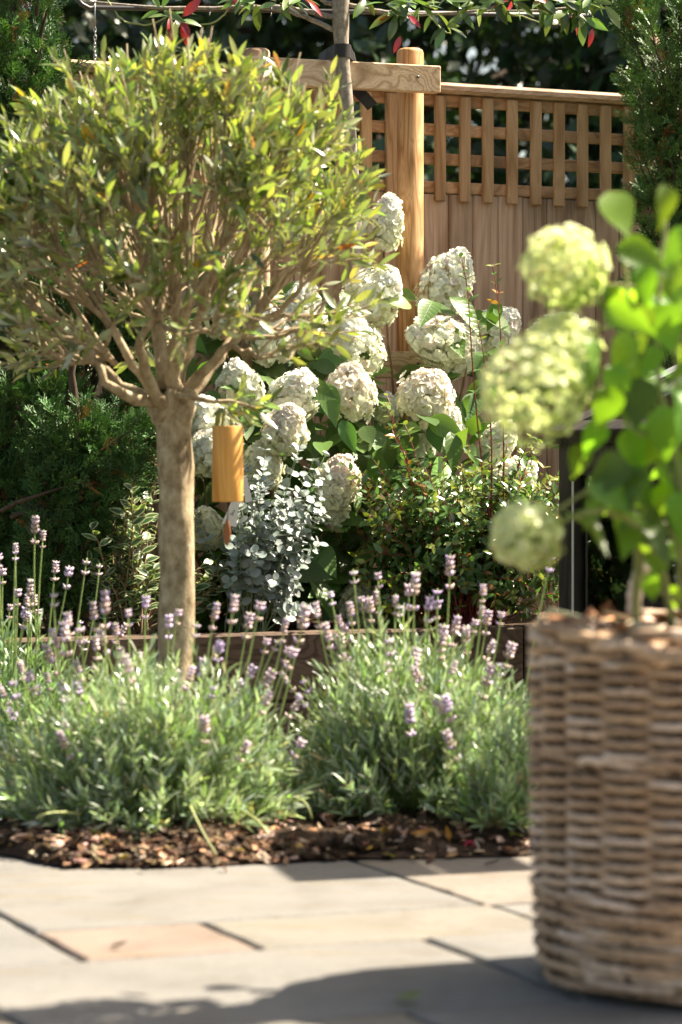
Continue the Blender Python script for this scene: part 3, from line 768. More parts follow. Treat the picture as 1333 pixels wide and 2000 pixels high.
pp, pd, pn, ps = [], [], [], []
for c in A:
    for k in range(RNG.integers(5, 8)):
        d = unit(np.array([RNG.normal(0, 0.9), RNG.normal(-0.25, 0.35), RNG.normal(-0.25, 0.55)]))
        pp.append(c + d * 0.008); pd.append(d); pn.append(unit(np.array([0, -0.55, 0.6]) + RNG.normal(0, 0.35, 3))); ps.append(RNG.uniform(0.05, 0.085))
pp = np.array(pp); nC = len(pp); cols = rcol(nC, (0.11, 0.18, 0.055), 0.3)
rd = RNG.random(nC) < 0.07; cols[rd] = rcol(rd.sum(), (0.36, 0.03, 0.04), 0.2)
yy = RNG.random(nC) < 0.2; cols[yy] = rcol(yy.sum(), (0.17, 0.23, 0.06), 0.2)
for x, y, dx, dz in ((798, 28, 0.5, -0.5), (1158, 55, -0.15, -1), (783, 70, -.3, -.8)):
    pp = np.vstack([pp, at(x, y, 8.0)]); pd.append(unit([dx, -0.2, dz])); pn.append(unit([0.3, -0.9, 0.3])); ps.append(0.055); cols = np.vstack([cols, [(0.40, 0.03, 0.05)]])
ppro = [leafg(0.36, 6, 0.2, 0.15, 0.95, 0.85)[:2], leafg(0.32, 6, 0.28, 0.28, 0.9, 0.85)[:2]]
scatter(phot, ploc, 'leaf', 'leaves', ppro, M['glossy_leaf'], pp, frames(np.array(pd), np.array(pn)), np.array(ps), cols, 300, 1.0)
# guide rod and hanging chain
rl = at(165, 14, 8.1); rr_ = at(1150, 30, 8.28)
rod = thing('guide_rod', 'dark horizontal guide rod tied behind the trained tree branches', 'rod', rl)
P = np.array([at(150, -4, 8.08), at(160, 8, 8.08), at(175, 16, 8.09), rl + [0.03, 0, 0], (rl + rr_) / 2, rr_]) - rl
link('bar', Geo().tube(P, 0.0072, 10).mesh('bar', M['rod']), rod)
for x in (410, 530, 618, 790):
    p = at(x, 17 + (x - 165) * 0.016, 8.09) - rl
    a = np.linspace(0, 2 * np.pi, 14); link('tie', Geo().tube(np.stack([p[0] + 0.002 * np.sin(a), p[1] + 0.0 + 0.012 * np.cos(a), p[2] + 0.014 * np.sin(a)], 1), 0.0014, 5).mesh('tie', M['rod']), rod)
chn = thing('hanging_chain', 'short galvanised twisted chain hanging from the guide rod', 'chain', at(186, 15, 8.07)); cl0 = at(186, 15, 8.07)
link('hook', Geo().tube(np.array([[0, 0.012, 0.006], [0, 0.0, 0.014], [0, -0.008, 0.004], [0.0, -0.008, -0.06]]), 0.002, 7).mesh('hook', M['steel']), chn)
a = np.linspace(0, 2 * np.pi, 17)
lk = Geo().tube(np.stack([0.0038 * np.sin(a), 0 * a, 0.0085 * np.cos(a)], 1), 0.0013, 6).mesh('chain_link', M['steel'])
for k in range(9):
    o = link('chain_link', lk, chn, (0.0006 * math.sin(k), -0.008, -0.066 - k * 0.0118)); o.rotation_euler = (0.1 * math.sin(k * 2), 0, 0.5 + k * 1.3)

# ------------------------------------------------------------------ conifers
def frondg(seed, nb=6):
    r = np.random.default_rng(seed); V = []; Q = []
    def spike(a, b, w0, w1):
        k = len(V); d = unit(b - a); x = unit(np.cross(d, [0.1, 0.2, 1])); y = np.cross(d, x)
        V.extend([a - x * w0 * 0.5, a + y * w0 * 0.6, a + x * w0 * 0.5, b - x * w0 * 0.45, b + y * w0 * 0.5 + d * w0 * 1.2, b + x * w0 * 0.45])
        Q.extend([[k, k + 1, k + 4, k + 3], [k + 1, k + 2, k + 5, k + 4]])
    spike(np.zeros(3), np.array([0, 1, r.normal(0, .05)]), 0.05, 0.012)
    for i in range(nb):
        y = 0.12 + 0.76 * i / nb; sgn = 1 if i % 2 else -1; L = (0.55 - 0.35 * y) * r.uniform(0.8, 1.2)
        a = np.array([0, y, 0]); d = unit([sgn * 0.8, 0.85, r.normal(0, 0.35)]); b = a + d * L; spike(a, b, 0.05, 0.010)
        for f, s2 in ((0.35, 1), (0.6, -1)):
            c = a + d * L * f; e = unit(d + s2 * np.array([-0.5 * d[1], 0.6 * d[0], 0]) + r.normal(0, 0.3, 3)); spike(c, c + e * L * 0.45, 0.045, 0.008)
    return np.array(V), np.array(Q)
FR = [frondg(s) for s in range(5)]
def conifer(name, label, base, plumes, nper, col, size, brown=0.03, n_ind=220, spread=(0.05, 0.07)):
    base = np.asarray(base, float)
    t = thing(name, label, 'conifer', base, None)
    pos, dr, nm = [], [], []; gb_ = Geo()
    for (c, d, L, rad) in plumes:
        d = unit(d); x = unit(np.cross(d, [0.3, 0.5, 0.2])); y = np.cross(d, x)
        s0 = np.asarray(c) - d * L * 0.5
        gb_.tube(wob(bez(s0 - d * L * 0.5, s0, s0 + d * L * 0.95, 7), 0.004), np.linspace(0.007, 0.002, 7), 5, False)
        for k in range(nper):
            tpar = RNG.random() ** 0.8; a = RNG.uniform(0, 2 * np.pi); rr = rad * (math.sin(math.pi * (0.12 + 0.86 * tpar)) ** 0.7) * RNG.uniform(0.55, 1.05)
            o_ = math.cos(a) * x + math.sin(a) * y
            pos.append(s0 + d * L * tpar + o_ * rr * 0.6); dr.append(unit(d * 1.0 + o_ * RNG.uniform(0.2, 0.85) + RNG.normal(0, 0.18, 3))); nm.append(unit(o_ + RNG.normal(0, 0.4, 3)))
    zt = max(p[0][2] for p in plumes); zb = base[2]
    P = np.stack([np.full(8, base[0]), np.full(8, base[1]), np.linspace(zb - 0.02, zt * 0.92, 8)], 1)
    link('trunk', Geo().tube(wob(P, 0.008, False), np.linspace(0.035, 0.006, 8), 9).mesh('trunk', M['dark_bark'], loc=base), t)
    tag(link('branches', gb_.mesh('branches', M['dark_bark'], loc=base), t), kind='stuff')
    n = len(pos); cols = rcol(n, col, 0.28, 0.07); m = RNG.random(n) < brown; cols[m] = rcol(m.sum(), (0.20, 0.09, 0.035), 0.2)
    scatter(t, base, 'frond', 'foliage', FR, M['conifer'], pos, frames(np.array(dr), np.array(nm)), size * RNG.uniform(0.7, 1.3, n), cols, n_ind, 0.12)
def plume_col(cx, cy, z0, z1, rfun, n, up=1.0, L=(0.16, 0.28), rad=(0.045, 0.07)):
    out = []
    for k in range(n):
        z = RNG.uniform(z0, z1); a = RNG.uniform(0, 2 * np.pi) if RNG.random() < 0.35 else RNG.uniform(-np.pi, 0)
        rr = rfun((z - z0) / (z1 - z0)) * RNG.uniform(0.7, 1.0); o_ = np.array([math.cos(a), math.sin(a), 0])
        out.append((np.array([cx, cy, z]) + o_ * rr, o_ * 0.45 + [0, 0, up], RNG.uniform(*L), RNG.uniform(*rad)))
    return out
cY = 7.55; sc_ = F / cY
lx = (20 - CX) / F * cY
conifer('columnar_conifer', 'tall dark green conifer column at the left edge', (lx, cY, 0.325),
        plume_col(lx, cY, 0.42, 2.45, lambda t: 0.155 + 0.02 * math.sin(t * 9) - 0.05 * max(0, t - 0.85) / 0.15, 130, 1.5), 42, (0.07, 0.16, 0.042), 0.050)
# spreading low conifer whose sprays reach to the right
jx = (150 - CX) / F * 7.35; pl_ = plume_col(jx, 7.35, 0.38, 0.86, lambda t: 0.14 * (1 - 0.5 * t), 42, 1.4)
for k in range(14):
    s = at(RNG.uniform(120, 200), RNG.uniform(900, 1020), 7.3); pl_.append((s + np.array([RNG.uniform(0.0, 0.10), RNG.uniform(-0.08, 0.05), RNG.uniform(-0.03, 0.07)]), np.array([RNG.uniform(0.5, 1.3), -0.2, RNG.uniform(0.35, 0.9)]), RNG.uniform(0.18, 0.26), RNG.uniform(0.04, 0.06)))
for k in range(44):
    s = at(RNG.uniform(50, 300), RNG.uniform(560, 900), 7.62); pl_.append((s + np.array([0, RNG.uniform(-0.06, 0.12), 0]), np.array([RNG.uniform(-0.3, 0.5), -0.2, 1.0]), RNG.uniform(0.18, 0.26), RNG.uniform(0.04, 0.06)))
conifer('spreading_conifer', 'low bushy conifer with sprays reaching right behind the olive trunk', (jx, 7.35, 0.325), pl_, 46, (0.060, 0.142, 0.04), 0.050, 0.05)
rx = (1345 - CX) / F * 8.55
pl_ = plume_col(rx, 8.58, 0.5, 2.22, lambda t: 0.165 + 0.03 * math.sin(t * 14 + 1), 150, 1.0)
conifer('columnar_conifer', 'tall conifer with brown patches at the right end of the fence', (rx, 8.58, 0.1), pl_, 35, (0.085, 0.175, 0.045), 0.052, 0.07)

# ------------------------------------------------------------------ flower heads
def floretg(seed, cup=0.25):
    r = np.random.default_rng(seed); V = []; Q = []
    for k in range(4):
        a = k * math.pi / 2 + r.normal(0, 0.12); ca, sa = math.cos(a), math.sin(a); L = r.uniform(0.85, 1.1) * 0.5; wd = L * r.uniform(0.50, 0.60); b = len(V)
        for (l, ww, z) in ((0.02, 0.15, 0), (0.6, 1.0, 0.6), (1.0, 0.55, 0.8)):
            for s_ in (-1, 0, 1):
                xx, yy = L * l, s_ * wd * ww; zz = cup * L * z - (0.10 * L * (s_ == 0)) + r.normal(0, 0.02) * L
                V.append([ca * xx - sa * yy, sa * xx + ca * yy, zz])
        for i in range(2):
            for j in range(2): q = b + i * 3 + j; Q.append([q, q + 1, q + 4, q + 3])
    return np.array(V), np.array(Q)
FL = [floretg(s, 0.15 + 0.12 * s) for s in range(4)]
def head(parent, ploc_, c, axis, L, Rb, nflo, fsz, tipc, basec, n_ind, core=(0.10, 0.14, 0.05), roundh=False, pm='petal'):
    """a panicle (blunt cone) or a ball of florets; c is its middle"""
    axis = unit(axis); x = unit(np.cross(axis, [0.31, 0.2, 0.93])); y = np.cross(axis, x); c = np.asarray(c, float); s0 = c - axis * L * 0.5
    def prof(t): return Rb * (math.sqrt(max(0, 1 - (2 * t - 1) ** 2)) if roundh else (math.sin(math.pi * min(1, 0.14 + 0.86 * t) ** 0.85)) ** 0.55)
    pos, nm = [], []; tv = []
    lum = [(units(RNG.normal(0, 1, (1, 3)))[0], RNG.uniform(-0.22, 0.2)) for _ in range(9)]
    ga = math.pi * (3 - math.sqrt(5))
    for k in range(nflo):
        t = (k + 0.5) / nflo; t = t if roundh else t ** 0.95; a = k * ga + RNG.normal(0, 0.25); o_ = math.cos(a) * x + math.sin(a) * y
        od = unit(o_ + axis * (2 * t - 1)); lf = 1 + sum(h_ * math.exp(-((od - l_) ** 2).sum() / 0.25) for l_, h_ in lum)
        inner = k % 3 == 0; rr = prof(t) * lf * (RNG.uniform(0.66, 0.85) if inner else RNG.uniform(0.88, 1.14))
        dt = 0.02; sl = (prof(min(1, t + dt)) - prof(max(0, t - dt))) / (2 * dt * L)
        nrm = unit(o_ - axis * sl * 0.9); pos.append(s0 + axis * L * t + o_ * rr + nrm * RNG.normal(0, 0.003)); nm.append(unit(nrm + RNG.normal(0, 0.22, 3) + [0, 0, 0.12])); tv.append(t)
    pos = np.array(pos); nm = np.array(nm); tv = np.array(tv)[:, None]
    up_ = ((pos - c)[:, 2:3] / max(L, Rb * 2) + 0.5).clip(0, 1)
    mixv = (0.55 * tv + 0.45 * up_ + RNG.normal(0, 0.12, (nflo, 1))).clip(0, 1) ** 0.8
    cols = (np.asarray(basec) * (1 - mixv) + np.asarray(tipc) * mixv) * (1 + RNG.normal(0, 0.05, (nflo, 1)))
    pk = RNG.random(nflo) < 0.08; cols[pk] = cols[pk] * [1.0, 0.88, 0.90]
    cols = cols.clip(0.02, 0.92)
    R = frames(np.cross(nm, RNG.normal(0, 1, (nflo, 3))), nm); s = fsz * RNG.uniform(0.8, 1.2, nflo)
    pick = RNG.integers(0, len(FL), nflo)
    view = units(pos - np.array([0, 0, H0])); score = -(nm * view).sum(1) + RNG.normal(0, 0.1, nflo)
    ind = np.argsort(-score)[:n_ind]; rest = np.ones(nflo, bool); rest[ind] = False
    I = np.nonzero(rest)[0]
    me = joined('flower_head', FL, pick[I], pos[I], R[I], s[I], cols[I], M[pm], c)
    hd = link('flower_head', me, parent, c - np.asarray(ploc_))
    # stalks inside the head
    g = Geo(); g.tube([s0 - axis * 0.05 - c, s0 - c, s0 + axis * L * 0.85 - c], [0.003, 0.003, 0.001], 5, col=core)
    for i in range(0, nflo, 3):
        t = float(tv[i]); b = s0 + axis * L * max(0, t - 0.25); g.tube([b - c, pos[i] - c], [0.0013, 0.0006], 3, False, col=core)
    link('stalks', g.mesh('stalks', M['petal'], color=True), hd)
    for i in ind:
        k = pick[i]
        if FLM.get((k, pm)) is None: FLM[(k, pm)] = make_mesh('floret', FL[k][0], FL[k][1], M[pm])
        o = bpy.data.objects.new('floret', FLM[(k, pm)]); C.objects.link(o); o.parent = hd
        m4 = np.eye(4); m4[:3, :3] = R[i] * s[i]; m4[:3, 3] = pos[i] - c; o.matrix_local = Matrix(m4.tolist()); o.color = (*cols[i], 1)
    return s0
FLM = {}
WHITE = (0.90, 0.90, 0.87); LIME = (0.52, 0.56, 0.24); CREAM = (0.84, 0.83, 0.68); BLUSH = (0.87, 0.80, 0.76)
# (px, py, width px, length px, axis x, axis z, depth, tip colour)
H1 = [(878, 548, 98, 125, 0.35, 0.75, 8.22, WHITE), (735, 575, 118, 125, 0.45, 0.6, 8.05, WHITE), (852, 664, 100, 140, -0.9, 0.25, 8.05, WHITE), (965, 648, 92, 125, 0.6, 0.55, 8.15, WHITE),
      (690, 668, 110, 130, -0.2, 0.6, 7.95, WHITE), (686, 762, 98, 112, 0.1, 1.0, 7.72, BLUSH), (838, 772, 108, 120, 0.45, 0.85, 7.78, BLUSH), (868, 828, 70, 80, 0.4, 0.6, 7.9, WHITE),
      (662, 938, 88, 95, 0.2, 0.8, 7.55, BLUSH), (818, 872, 85, 95, 0.5, 0.5, 7.85, WHITE), (975, 862, 76, 90, 0.4, 0.7, 7.95, WHITE), (1006, 936, 84, 90, 0.5, 0.5, 7.85, WHITE),
      (757, 432, 70, 110, 0.1, 0.9, 8.2, WHITE), (1085, 650, 80, 110, 0.6, 0.5, 8.25, WHITE), (900, 690, 80, 90, 0.5, 0.3, 8.1, WHITE), (702, 1178, 90, 80, -0.2, 0.7, 7.6, (0.62, 0.62, 0.42)), (755, 800, 60, 70, 0, 0.6, 8.0, WHITE), (1120, 660, 70, 80, 0.4, 0.5, 8.3, WHITE)]
H2 = [(580, 770, 98, 100, 0.4, 0.7, 7.62, WHITE), (558, 835, 92, 110, 0.3, 0.85, 7.5, BLUSH), (512, 905, 76, 84, 0.1, 0.6, 7.55, CREAM), (408, 822, 86, 100, -0.3, 0.7, 7.6, WHITE), (405, 880, 84, 90, 0.2, 0.5, 7.52, WHITE),
      (402, 1028, 70, 90, -0.1, 0.6, 7.5, CREAM), (470, 755, 90, 110, -0.2, 0.7, 7.72, WHITE), (590, 610, 100, 115, 0.1, 0.8, 7.9, WHITE), (530, 650, 90, 110, -0.2, 0.8, 7.85, WHITE), (150, 735, 70, 80, 0, 0.8, 7.75, WHITE), (290, 645, 90, 100, 0, .8, 7.8, WHITE), (600, 420, 90, 110, 0, .8, 8.0, WHITE), (655, 1000, 60, 60, .2, .5, 7.6, CREAM), (440, 600, 90, 110, 0, .8, 7.9, WHITE)]
def hydrangea(label, base, heads, leafn, per, fill=()):
    base = np.asarray(base, float); t = thing('hydrangea_shrub', label, 'shrub', base, 'white hydrangea shrubs')
    lpos, ldir, lnor, lsz_ = [], [], [], []
    for (px, py, wd, ln, ax_, az, Y, tc) in heads:
        c = at(px, py, Y); axis = unit([ax_, -0.25 + RNG.normal(0, 0.1), az]); L = ln / F * Y; Rb = wd / F * Y * 0.5
        s0 = head(t, base, c, axis, L * RNG.uniform(0.80, 1.05), Rb * RNG.uniform(0.78, 1.0), 360, 0.0265, tc, (0.80, 0.82, 0.60), per, core=(0.45, 0.48, 0.25))
        root = base + [RNG.normal(0, 0.05), RNG.normal(0, 0.05), 0]
        P = bez(root, np.array([root[0] * 0.4 + s0[0] * 0.6, root[1] * 0.4 + s0[1] * 0.6, root[2] + (s0[2] - root[2]) * 0.45]), s0 - axis * 0.02, 14)
        link('stem', Geo().tube(wob(P, 0.003), np.linspace(0.0065, 0.0028, 14), 6).mesh('stem', M['brownstem'], loc=base), t)
        for k in range(leafn):
            x = 13 * RNG.uniform(0.12, 1.0); i = min(int(x), 12); p = P[i]; a = RNG.uniform(0, 2 * np.pi)
            d = unit(np.array([math.cos(a), math.sin(a) - 0.35, RNG.normal(-0.05, 0.35)]))
            lpos.append(p + d * 0.02); ldir.append(d); lnor.append(unit(np.array([0, -0.35, 0.8]) + RNG.normal(0, 0.3, 3))); lsz_.append(RNG.uniform(0.075, 0.14))
    for (x0, x1, y0, y1, Ya, Yb, cnt) in fill:
        for k in range(cnt):
            qx, qy = RNG.uniform(x0, x1), RNG.uniform(y0, y1)
            if 690 < qx < 850 and 600 < qy < 745: continue
            p = at(qx, qy, RNG.uniform(Ya, Yb)); d = unit([RNG.normal(0, 0.8), RNG.normal(-0.5, 0.3), RNG.normal(-0.35, 0.35)])
            lpos.append(p); ldir.append(d); lnor.append(unit(np.array([0.1, -0.6, 0.7]) + RNG.normal(0, 0.28, 3))); lsz_.append(RNG.uniform(0.08, 0.14))
    n = len(lpos); cols = rcol(n, (0.10, 0.19, 0.045), 0.25)
    pro = [leafg(0.55, 8, 0.22, 0.22, 0.75, 1.0, 0.012)[:2], leafg(0.5, 8, 0.3, 0.35, 0.78, 1.0, 0.015)[:2], leafg(0.58, 8, 0.15, 0.1, 0.75, 1.05, 0.012)[:2]]
    scatter(t, base, 'leaf', 'leaves', pro, M['veined_leaf'], lpos, frames(np.array(ldir), np.array(lnor)), lsz_, cols, 300, 0.4, M['leaf'])
hydrangea('white panicle hydrangea in the middle of the raised bed in front of the round post', (at(800, 1100, 7.95)[0], 7.95, 0.32), H1, 14, 16, ((590, 900, 800, 1010, 7.6, 7.85, 80), (600, 1000, 560, 860, 7.85, 8.2, 70), (560, 760, 980, 1190, 7.6, 7.9, 50)))
hydrangea('white panicle hydrangea behind the wind chime and olive trunk', (at(470, 1100, 7.72)[0], 7.72, 0.32), H2, 12, 20, ((380, 640, 740, 1000, 7.6, 7.9, 60), (330, 600, 520, 760, 7.85, 8.1, 50), (380, 620, 1000, 1180, 7.5, 7.8, 36)))

# ------------------------------------------------------------------ glossy red-stemmed shrub
ab = np.array([at(900, 1200, 7.6)[0], 7.62, 0.32])
abel = thing('red_stemmed_shrub', 'glossy small-leaved green shrub with red stems in front of the boards', 'shrub', ab)
lpos, ldir, lnor, lsz_, lcol = [], [], [], [], []
def abstem(P, r0, nl, t0=0.25, size=0.035, bronze=0.1, name=None):
    g = Geo().tube(P, np.linspace(r0, r0 * 0.4, len(P)), 5)
    if name: link(name, g.mesh(name, M['redstem'], loc=ab), abel)
    else: gst.append(g)
    k = len(P); ph = RNG.uniform(0, 6.28)
    for m in range(nl):
        t = t0 + (1 - t0) * (m + 0.7) / nl; x = min(t, 0.999) * (k - 1); i = min(int(x), k - 2); p = P[i] + (P[i + 1] - P[i]) * (x - i); ax_ = unit(P[i + 1] - P[i])
        e1 = unit(np.cross(ax_, [0.2, 0.9, 0.3])); e2 = np.cross(ax_, e1); an = ph + (m % 2) * 1.57
        for sg_ in (1, -1):
            o_ = sg_ * (math.cos(an) * e1 + math.sin(an) * e2)
            lpos.append(p); ldir.append(unit(o_ + ax_ * RNG.uniform(0.2, 0.9) + RNG.normal(0, 0.15, 3))); lnor.append(unit(ax_ * 0.8 + [0, -0.25, 0.35] + RNG.normal(0, 0.3, 3)))
            f = 1.0 if t < 0.85 else 0.72
            lsz_.append(size * f * RNG.uniform(0.75, 1.25)); u_ = RNG.random()
            lcol.append((0.22, 0.27, 0.06) if t > 0.86 and u_ < 0.6 else (0.30, 0.15, 0.05) if u_ < bronze and t > 0.7 else (0.085, 0.17, 0.05))
gst = []
for k in range(250):
    a = RNG.uniform(0, 2 * np.pi); root = ab + [0.08 * math.cos(a), 0.06 * math.sin(a), 0]
    tp = at(RNG.uniform(690, 1085) if k < 205 else RNG.uniform(1060, 1270), RNG.uniform(890, 1230), 7.62 + RNG.uniform(-0.26, 0.22))
    if tp[2] < 0.38: tp[2] = 0.38
    up_ = 0.12 + 0.15 * RNG.random()
    mid = (root + tp) / 2 + [0, 0, up_ * (0.6 if tp[2] > 0.7 else 1)]
    abstem(wob(bez(root, mid, tp, 12), 0.003), 0.0024, RNG.integers(10, 15), 0.3)
for k in range(34):                                # arching sprays on the upper left and right
    tp = at(*((RNG.uniform(660, 790), RNG.uniform(900, 1050)) if k < 16 else (RNG.uniform(900, 1095), RNG.uniform(820, 960)) if k < 30 else (RNG.uniform(745, 800), RNG.uniform(720, 860))), 7.6 + RNG.uniform(-0.2, 0.1)); root = ab + RNG.normal(0, 0.05, 3) * [1, 1, 0]
    abstem(wob(bez(root, (root + tp) / 2 + [0, 0, 0.06], tp, 14), 0.003), 0.0026, 13, 0.35, 0.032, 0.2)
for (pts, nl) in (([(968, 1090), (940, 900), (922, 700), (915, 560), (900, 498)], 15), ([(985, 1080), (985, 900), (982, 720), (975, 590), (962, 515)], 15), ([(960, 1040), (962, 860), (950, 720), (934, 625)], 15)):
    P = np.array([at(x, y, 7.55) for x, y in pts]); t = np.linspace(0, 1, 18); s_ = np.linspace(0, 1, len(P)); P = np.stack([np.interp(t, s_, P[:, q]) for q in range(3)], 1)
    for _ in range(3): P[1:-1] = (P[:-2] + 2 * P[1:-1] + P[2:]) / 4
    abstem(P, 0.0030, nl, 0.15, 0.032, 0.15, 'shoot')
G2 = Geo()
for g in gst: G2.add(np.concatenate(g.V), np.concatenate(g.Q), np.concatenate(g.T))
tag(link('stems', G2.mesh('stems', M['redstem'], loc=ab), abel), kind='stuff')
cols = np.array(lcol) * (1 + RNG.normal(0, 0.22, (len(lcol), 1)).clip(-0.5, 0.7))
apro = [leafg(0.46, 5, 0.25, 0.12, 0.8, 0.9)[:2], leafg(0.42, 5, 0.35, 0.25, 0.8, 0.9)[:2], leafg(0.5, 5, 0.2, 0.0, 0.8, 0.9)[:2]]
scatter(abel, ab, 'leaf', 'leaves', apro, M['glossy_leaf'], lpos, frames(np.array(ldir), np.array(lnor)), lsz_, cols, 300, 0.15)

# ------------------------------------------------------------------ silver eucalyptus
eb = np.array([at(478, 1240, 7.3)[0], 7.32, 0.32])
euc = thing('eucalyptus_shrub', 'young silver-blue round-leaved eucalyptus behind the wind chime', 'shrub', eb)
lpos, ldir, lnor, lsz_ = [], [], [], []; G2 = Geo()
for k in range(54):
    if k < 36: tp = at(RNG.normal(500, 70), RNG.uniform(820, 1120), 7.3 + RNG.uniform(-0.15, 0.18))
    elif k < 45: tp = at(RNG.uniform(560, 655), RNG.uniform(900, 1060), 7.28 + RNG.uniform(-0.1, 0.1))
    else: tp = at(RNG.uniform(390, 700), RNG.uniform(1060, 1190), 7.25 + RNG.uniform(-0.12, 0.1))
    P = wob(bez(eb + [RNG.normal(0, 0.02), RNG.normal(0, 0.02), 0], (eb + tp) / 2 + [0, 0, 0.05], tp, 13), 0.003)
    G2.tube(P, np.linspace(0.0026, 0.0009, 13), 5); ph = RNG.uniform(0, 3); npair = RNG.integers(8, 12)
    for m in range(npair):
        t = 0.45 + 0.55 * (m + 0.6) / npair; x = min(t, .99) * 12; i = min(int(x), 11); p = P[i] + (P[i + 1] - P[i]) * (x - i); ax_ = unit(P[i + 1] - P[i])
        e1 = unit(np.cross(ax_, [0.2, 0.9, 0.3])); e2 = np.cross(ax_, e1); an = ph + (m % 2) * 1.57
        for sg_ in (1, -1):
            o_ = sg_ * (math.cos(an) * e1 + math.sin(an) * e2)
            lpos.append(p + o_ * 0.001); ldir.append(unit(o_ + ax_ * RNG.uniform(0.1, 0.7))); lnor.append(unit(ax_ + RNG.normal(0, 0.35, 3) + [0, -0.3, 0.1])); lsz_.append(RNG.uniform(0.026, 0.040) * (1.1 - 0.45 * t))
tag(link('stems', G2.mesh('stems', M['silverstem'], loc=eb), euc), kind='stuff')
n = len(lpos); cols = rcol(n, (0.25, 0.295, 0.275), 0.2, 0.03)
epro = [leafg(0.95, 6, 0.12, 0.1, 1.0, 0.5)[:2], leafg(0.88, 6, 0.2, -0.1, 0.95, 0.5)[:2]]
scatter(euc, eb, 'leaf', 'leaves', epro, M['silver_leaf'], lpos, frames(np.array(ldir), np.array(lnor)), lsz_, cols, 300, 0.15)
# green cane and plant labels tied to it
cn = at(462, 1240, 7.27)
cane = tag(link('plant_cane', Geo().tube([[0, 0, -0.02], [0.004, 0, 0.2], [0.006, 0, 0.36]], 0.0042, 8).mesh('plant_cane', M['greencane']), None, (cn[0], cn[1], 0.325)), 'thin green cane standing among the silver eucalyptus stems', 'cane')
def tagplate(c, ang, wd, ht, label, txt, tilt):
    o = thing('plant_label', label, 'plant label', c, 'white plant labels')
    X = unit([math.cos(ang), 0.25, math.sin(ang)]); Yv = unit(np.cross([0.0, 1.0, 0.1], X)) * 1.0; Yv = unit(Yv if Yv[2] > 0 else -Yv); Z = np.cross(X, Yv)
    V, Q, T = boxg((-wd / 2, -ht / 2, -0.0005), (wd / 2, ht / 2, 0.0005), 0.0003)
    # clipped top corners
    for v in V:
        if v[1] > 0: v[0] *= 0.55
    link('plate', make_mesh('plate', oriented(V, X, Yv, Z, (0, 0, 0)), Q, M['white_plastic'], T, smooth=False), o)
    if txt:
        cu = bpy.data.curves.new('text', 'FONT'); cu.body = txt; cu.size = 0.0115; cu.align_x = 'CENTER'; cu.align_y = 'CENTER'
        to = bpy.data.objects.new('lettering', cu); C.objects.link(to); bpy.context.view_layer.update()
        me = bpy.data.meshes.new_from_object(to.evaluated_get(bpy.context.evaluated_depsgraph_get())); C.objects.unlink(to); bpy.data.objects.remove(to)
        me.materials.clear(); me.materials.append(M['ink'])
        Zf = Z if Z[1] < 0 else -Z
        a = math.radians(62); Xt = math.cos(a) * np.array([1, 0, 0]) + math.sin(a) * np.array([0, 0, 1]); Xt = unit(Xt - Zf * Xt.dot(Zf)); Yt = np.cross(Zf, Xt)
        to = bpy.data.objects.new('lettering', me); C.objects.link(to); to.parent = o
        m4 = np.eye(4); m4[:3, 0] = Xt; m4[:3, 1] = Yt; m4[:3, 2] = Zf; m4[:3, 3] = Zf * 0.0012 + 0.003 * Xt
        to.matrix_local = Matrix(m4.tolist())
tagplate(at(454, 1003, 7.16), -0.25, 0.040, 0.066, 'white plant label with dark lettering just below the wind chime', 'Sko', 0)
tagplate(at(482, 955, 7.17), 0.2, 0.020, 0.07, 'narrow white plant label beside the right edge of the wind chime', None, 0)

# ------------------------------------------------------------------ cream-edged evergreen
vb = np.array([at(245, 1200, 7.2)[0], 7.2, 0.32])
var = thing('variegated_shrub', 'dark shrub with cream-edged leaves left of the olive trunk', 'shrub', vb)
lpos, ldir, lnor, lsz_ = [], [], [], []; G2 = Geo()
for k in range(58):
    tp = at(RNG.uniform(170, 320), RNG.uniform(860, 1220), 7.22 + RNG.uniform(-0.1, 0.2)) if k < 48 else at(RNG.uniform(380, 460), RNG.uniform(1080, 1200), 7.3)
    P = wob(bez(vb + RNG.normal(0, 0.03, 3) * [1, 1, 0], (vb + tp) / 2 + [0, 0, 0.04], tp, 9), 0.003); G2.tube(P, np.linspace(0.003, 0.0014, 9), 5)
    for m in range(12):
        t = 0.35 + 0.65 * (m + 0.5) / 12; i = min(int(t * 8), 7); p = P[i] + (P[i + 1] - P[i]) * (t * 8 - i); a = m * 2.4
        d = unit(unit(tp - vb) * 0.5 + np.array([math.cos(a), math.sin(a) - 0.2, 0.1])); lpos.append(p); ldir.append(d); lnor.append(unit([0, -0.4, 0.7] + RNG.normal(0, 0.35, 3))); lsz_.append(RNG.uniform(0.032, 0.05))
tag(link('stems', G2.mesh('stems', M['brownstem'], loc=vb), var), kind='stuff')
n = len(lpos); cols = rcol(n, (0.04, 0.085, 0.03), 0.2)
vpro = [leafg(0.46, 6, 0.2, 0.15, 0.95, 0.8), leafg(0.5, 6, 0.3, 0.25, 0.9, 0.8)]
scatter(var, vb, 'leaf', 'leaves', vpro, M['variegated'], lpos, frames(np.array(ldir), np.array(lnor)), lsz_, cols, 300, 0.2)

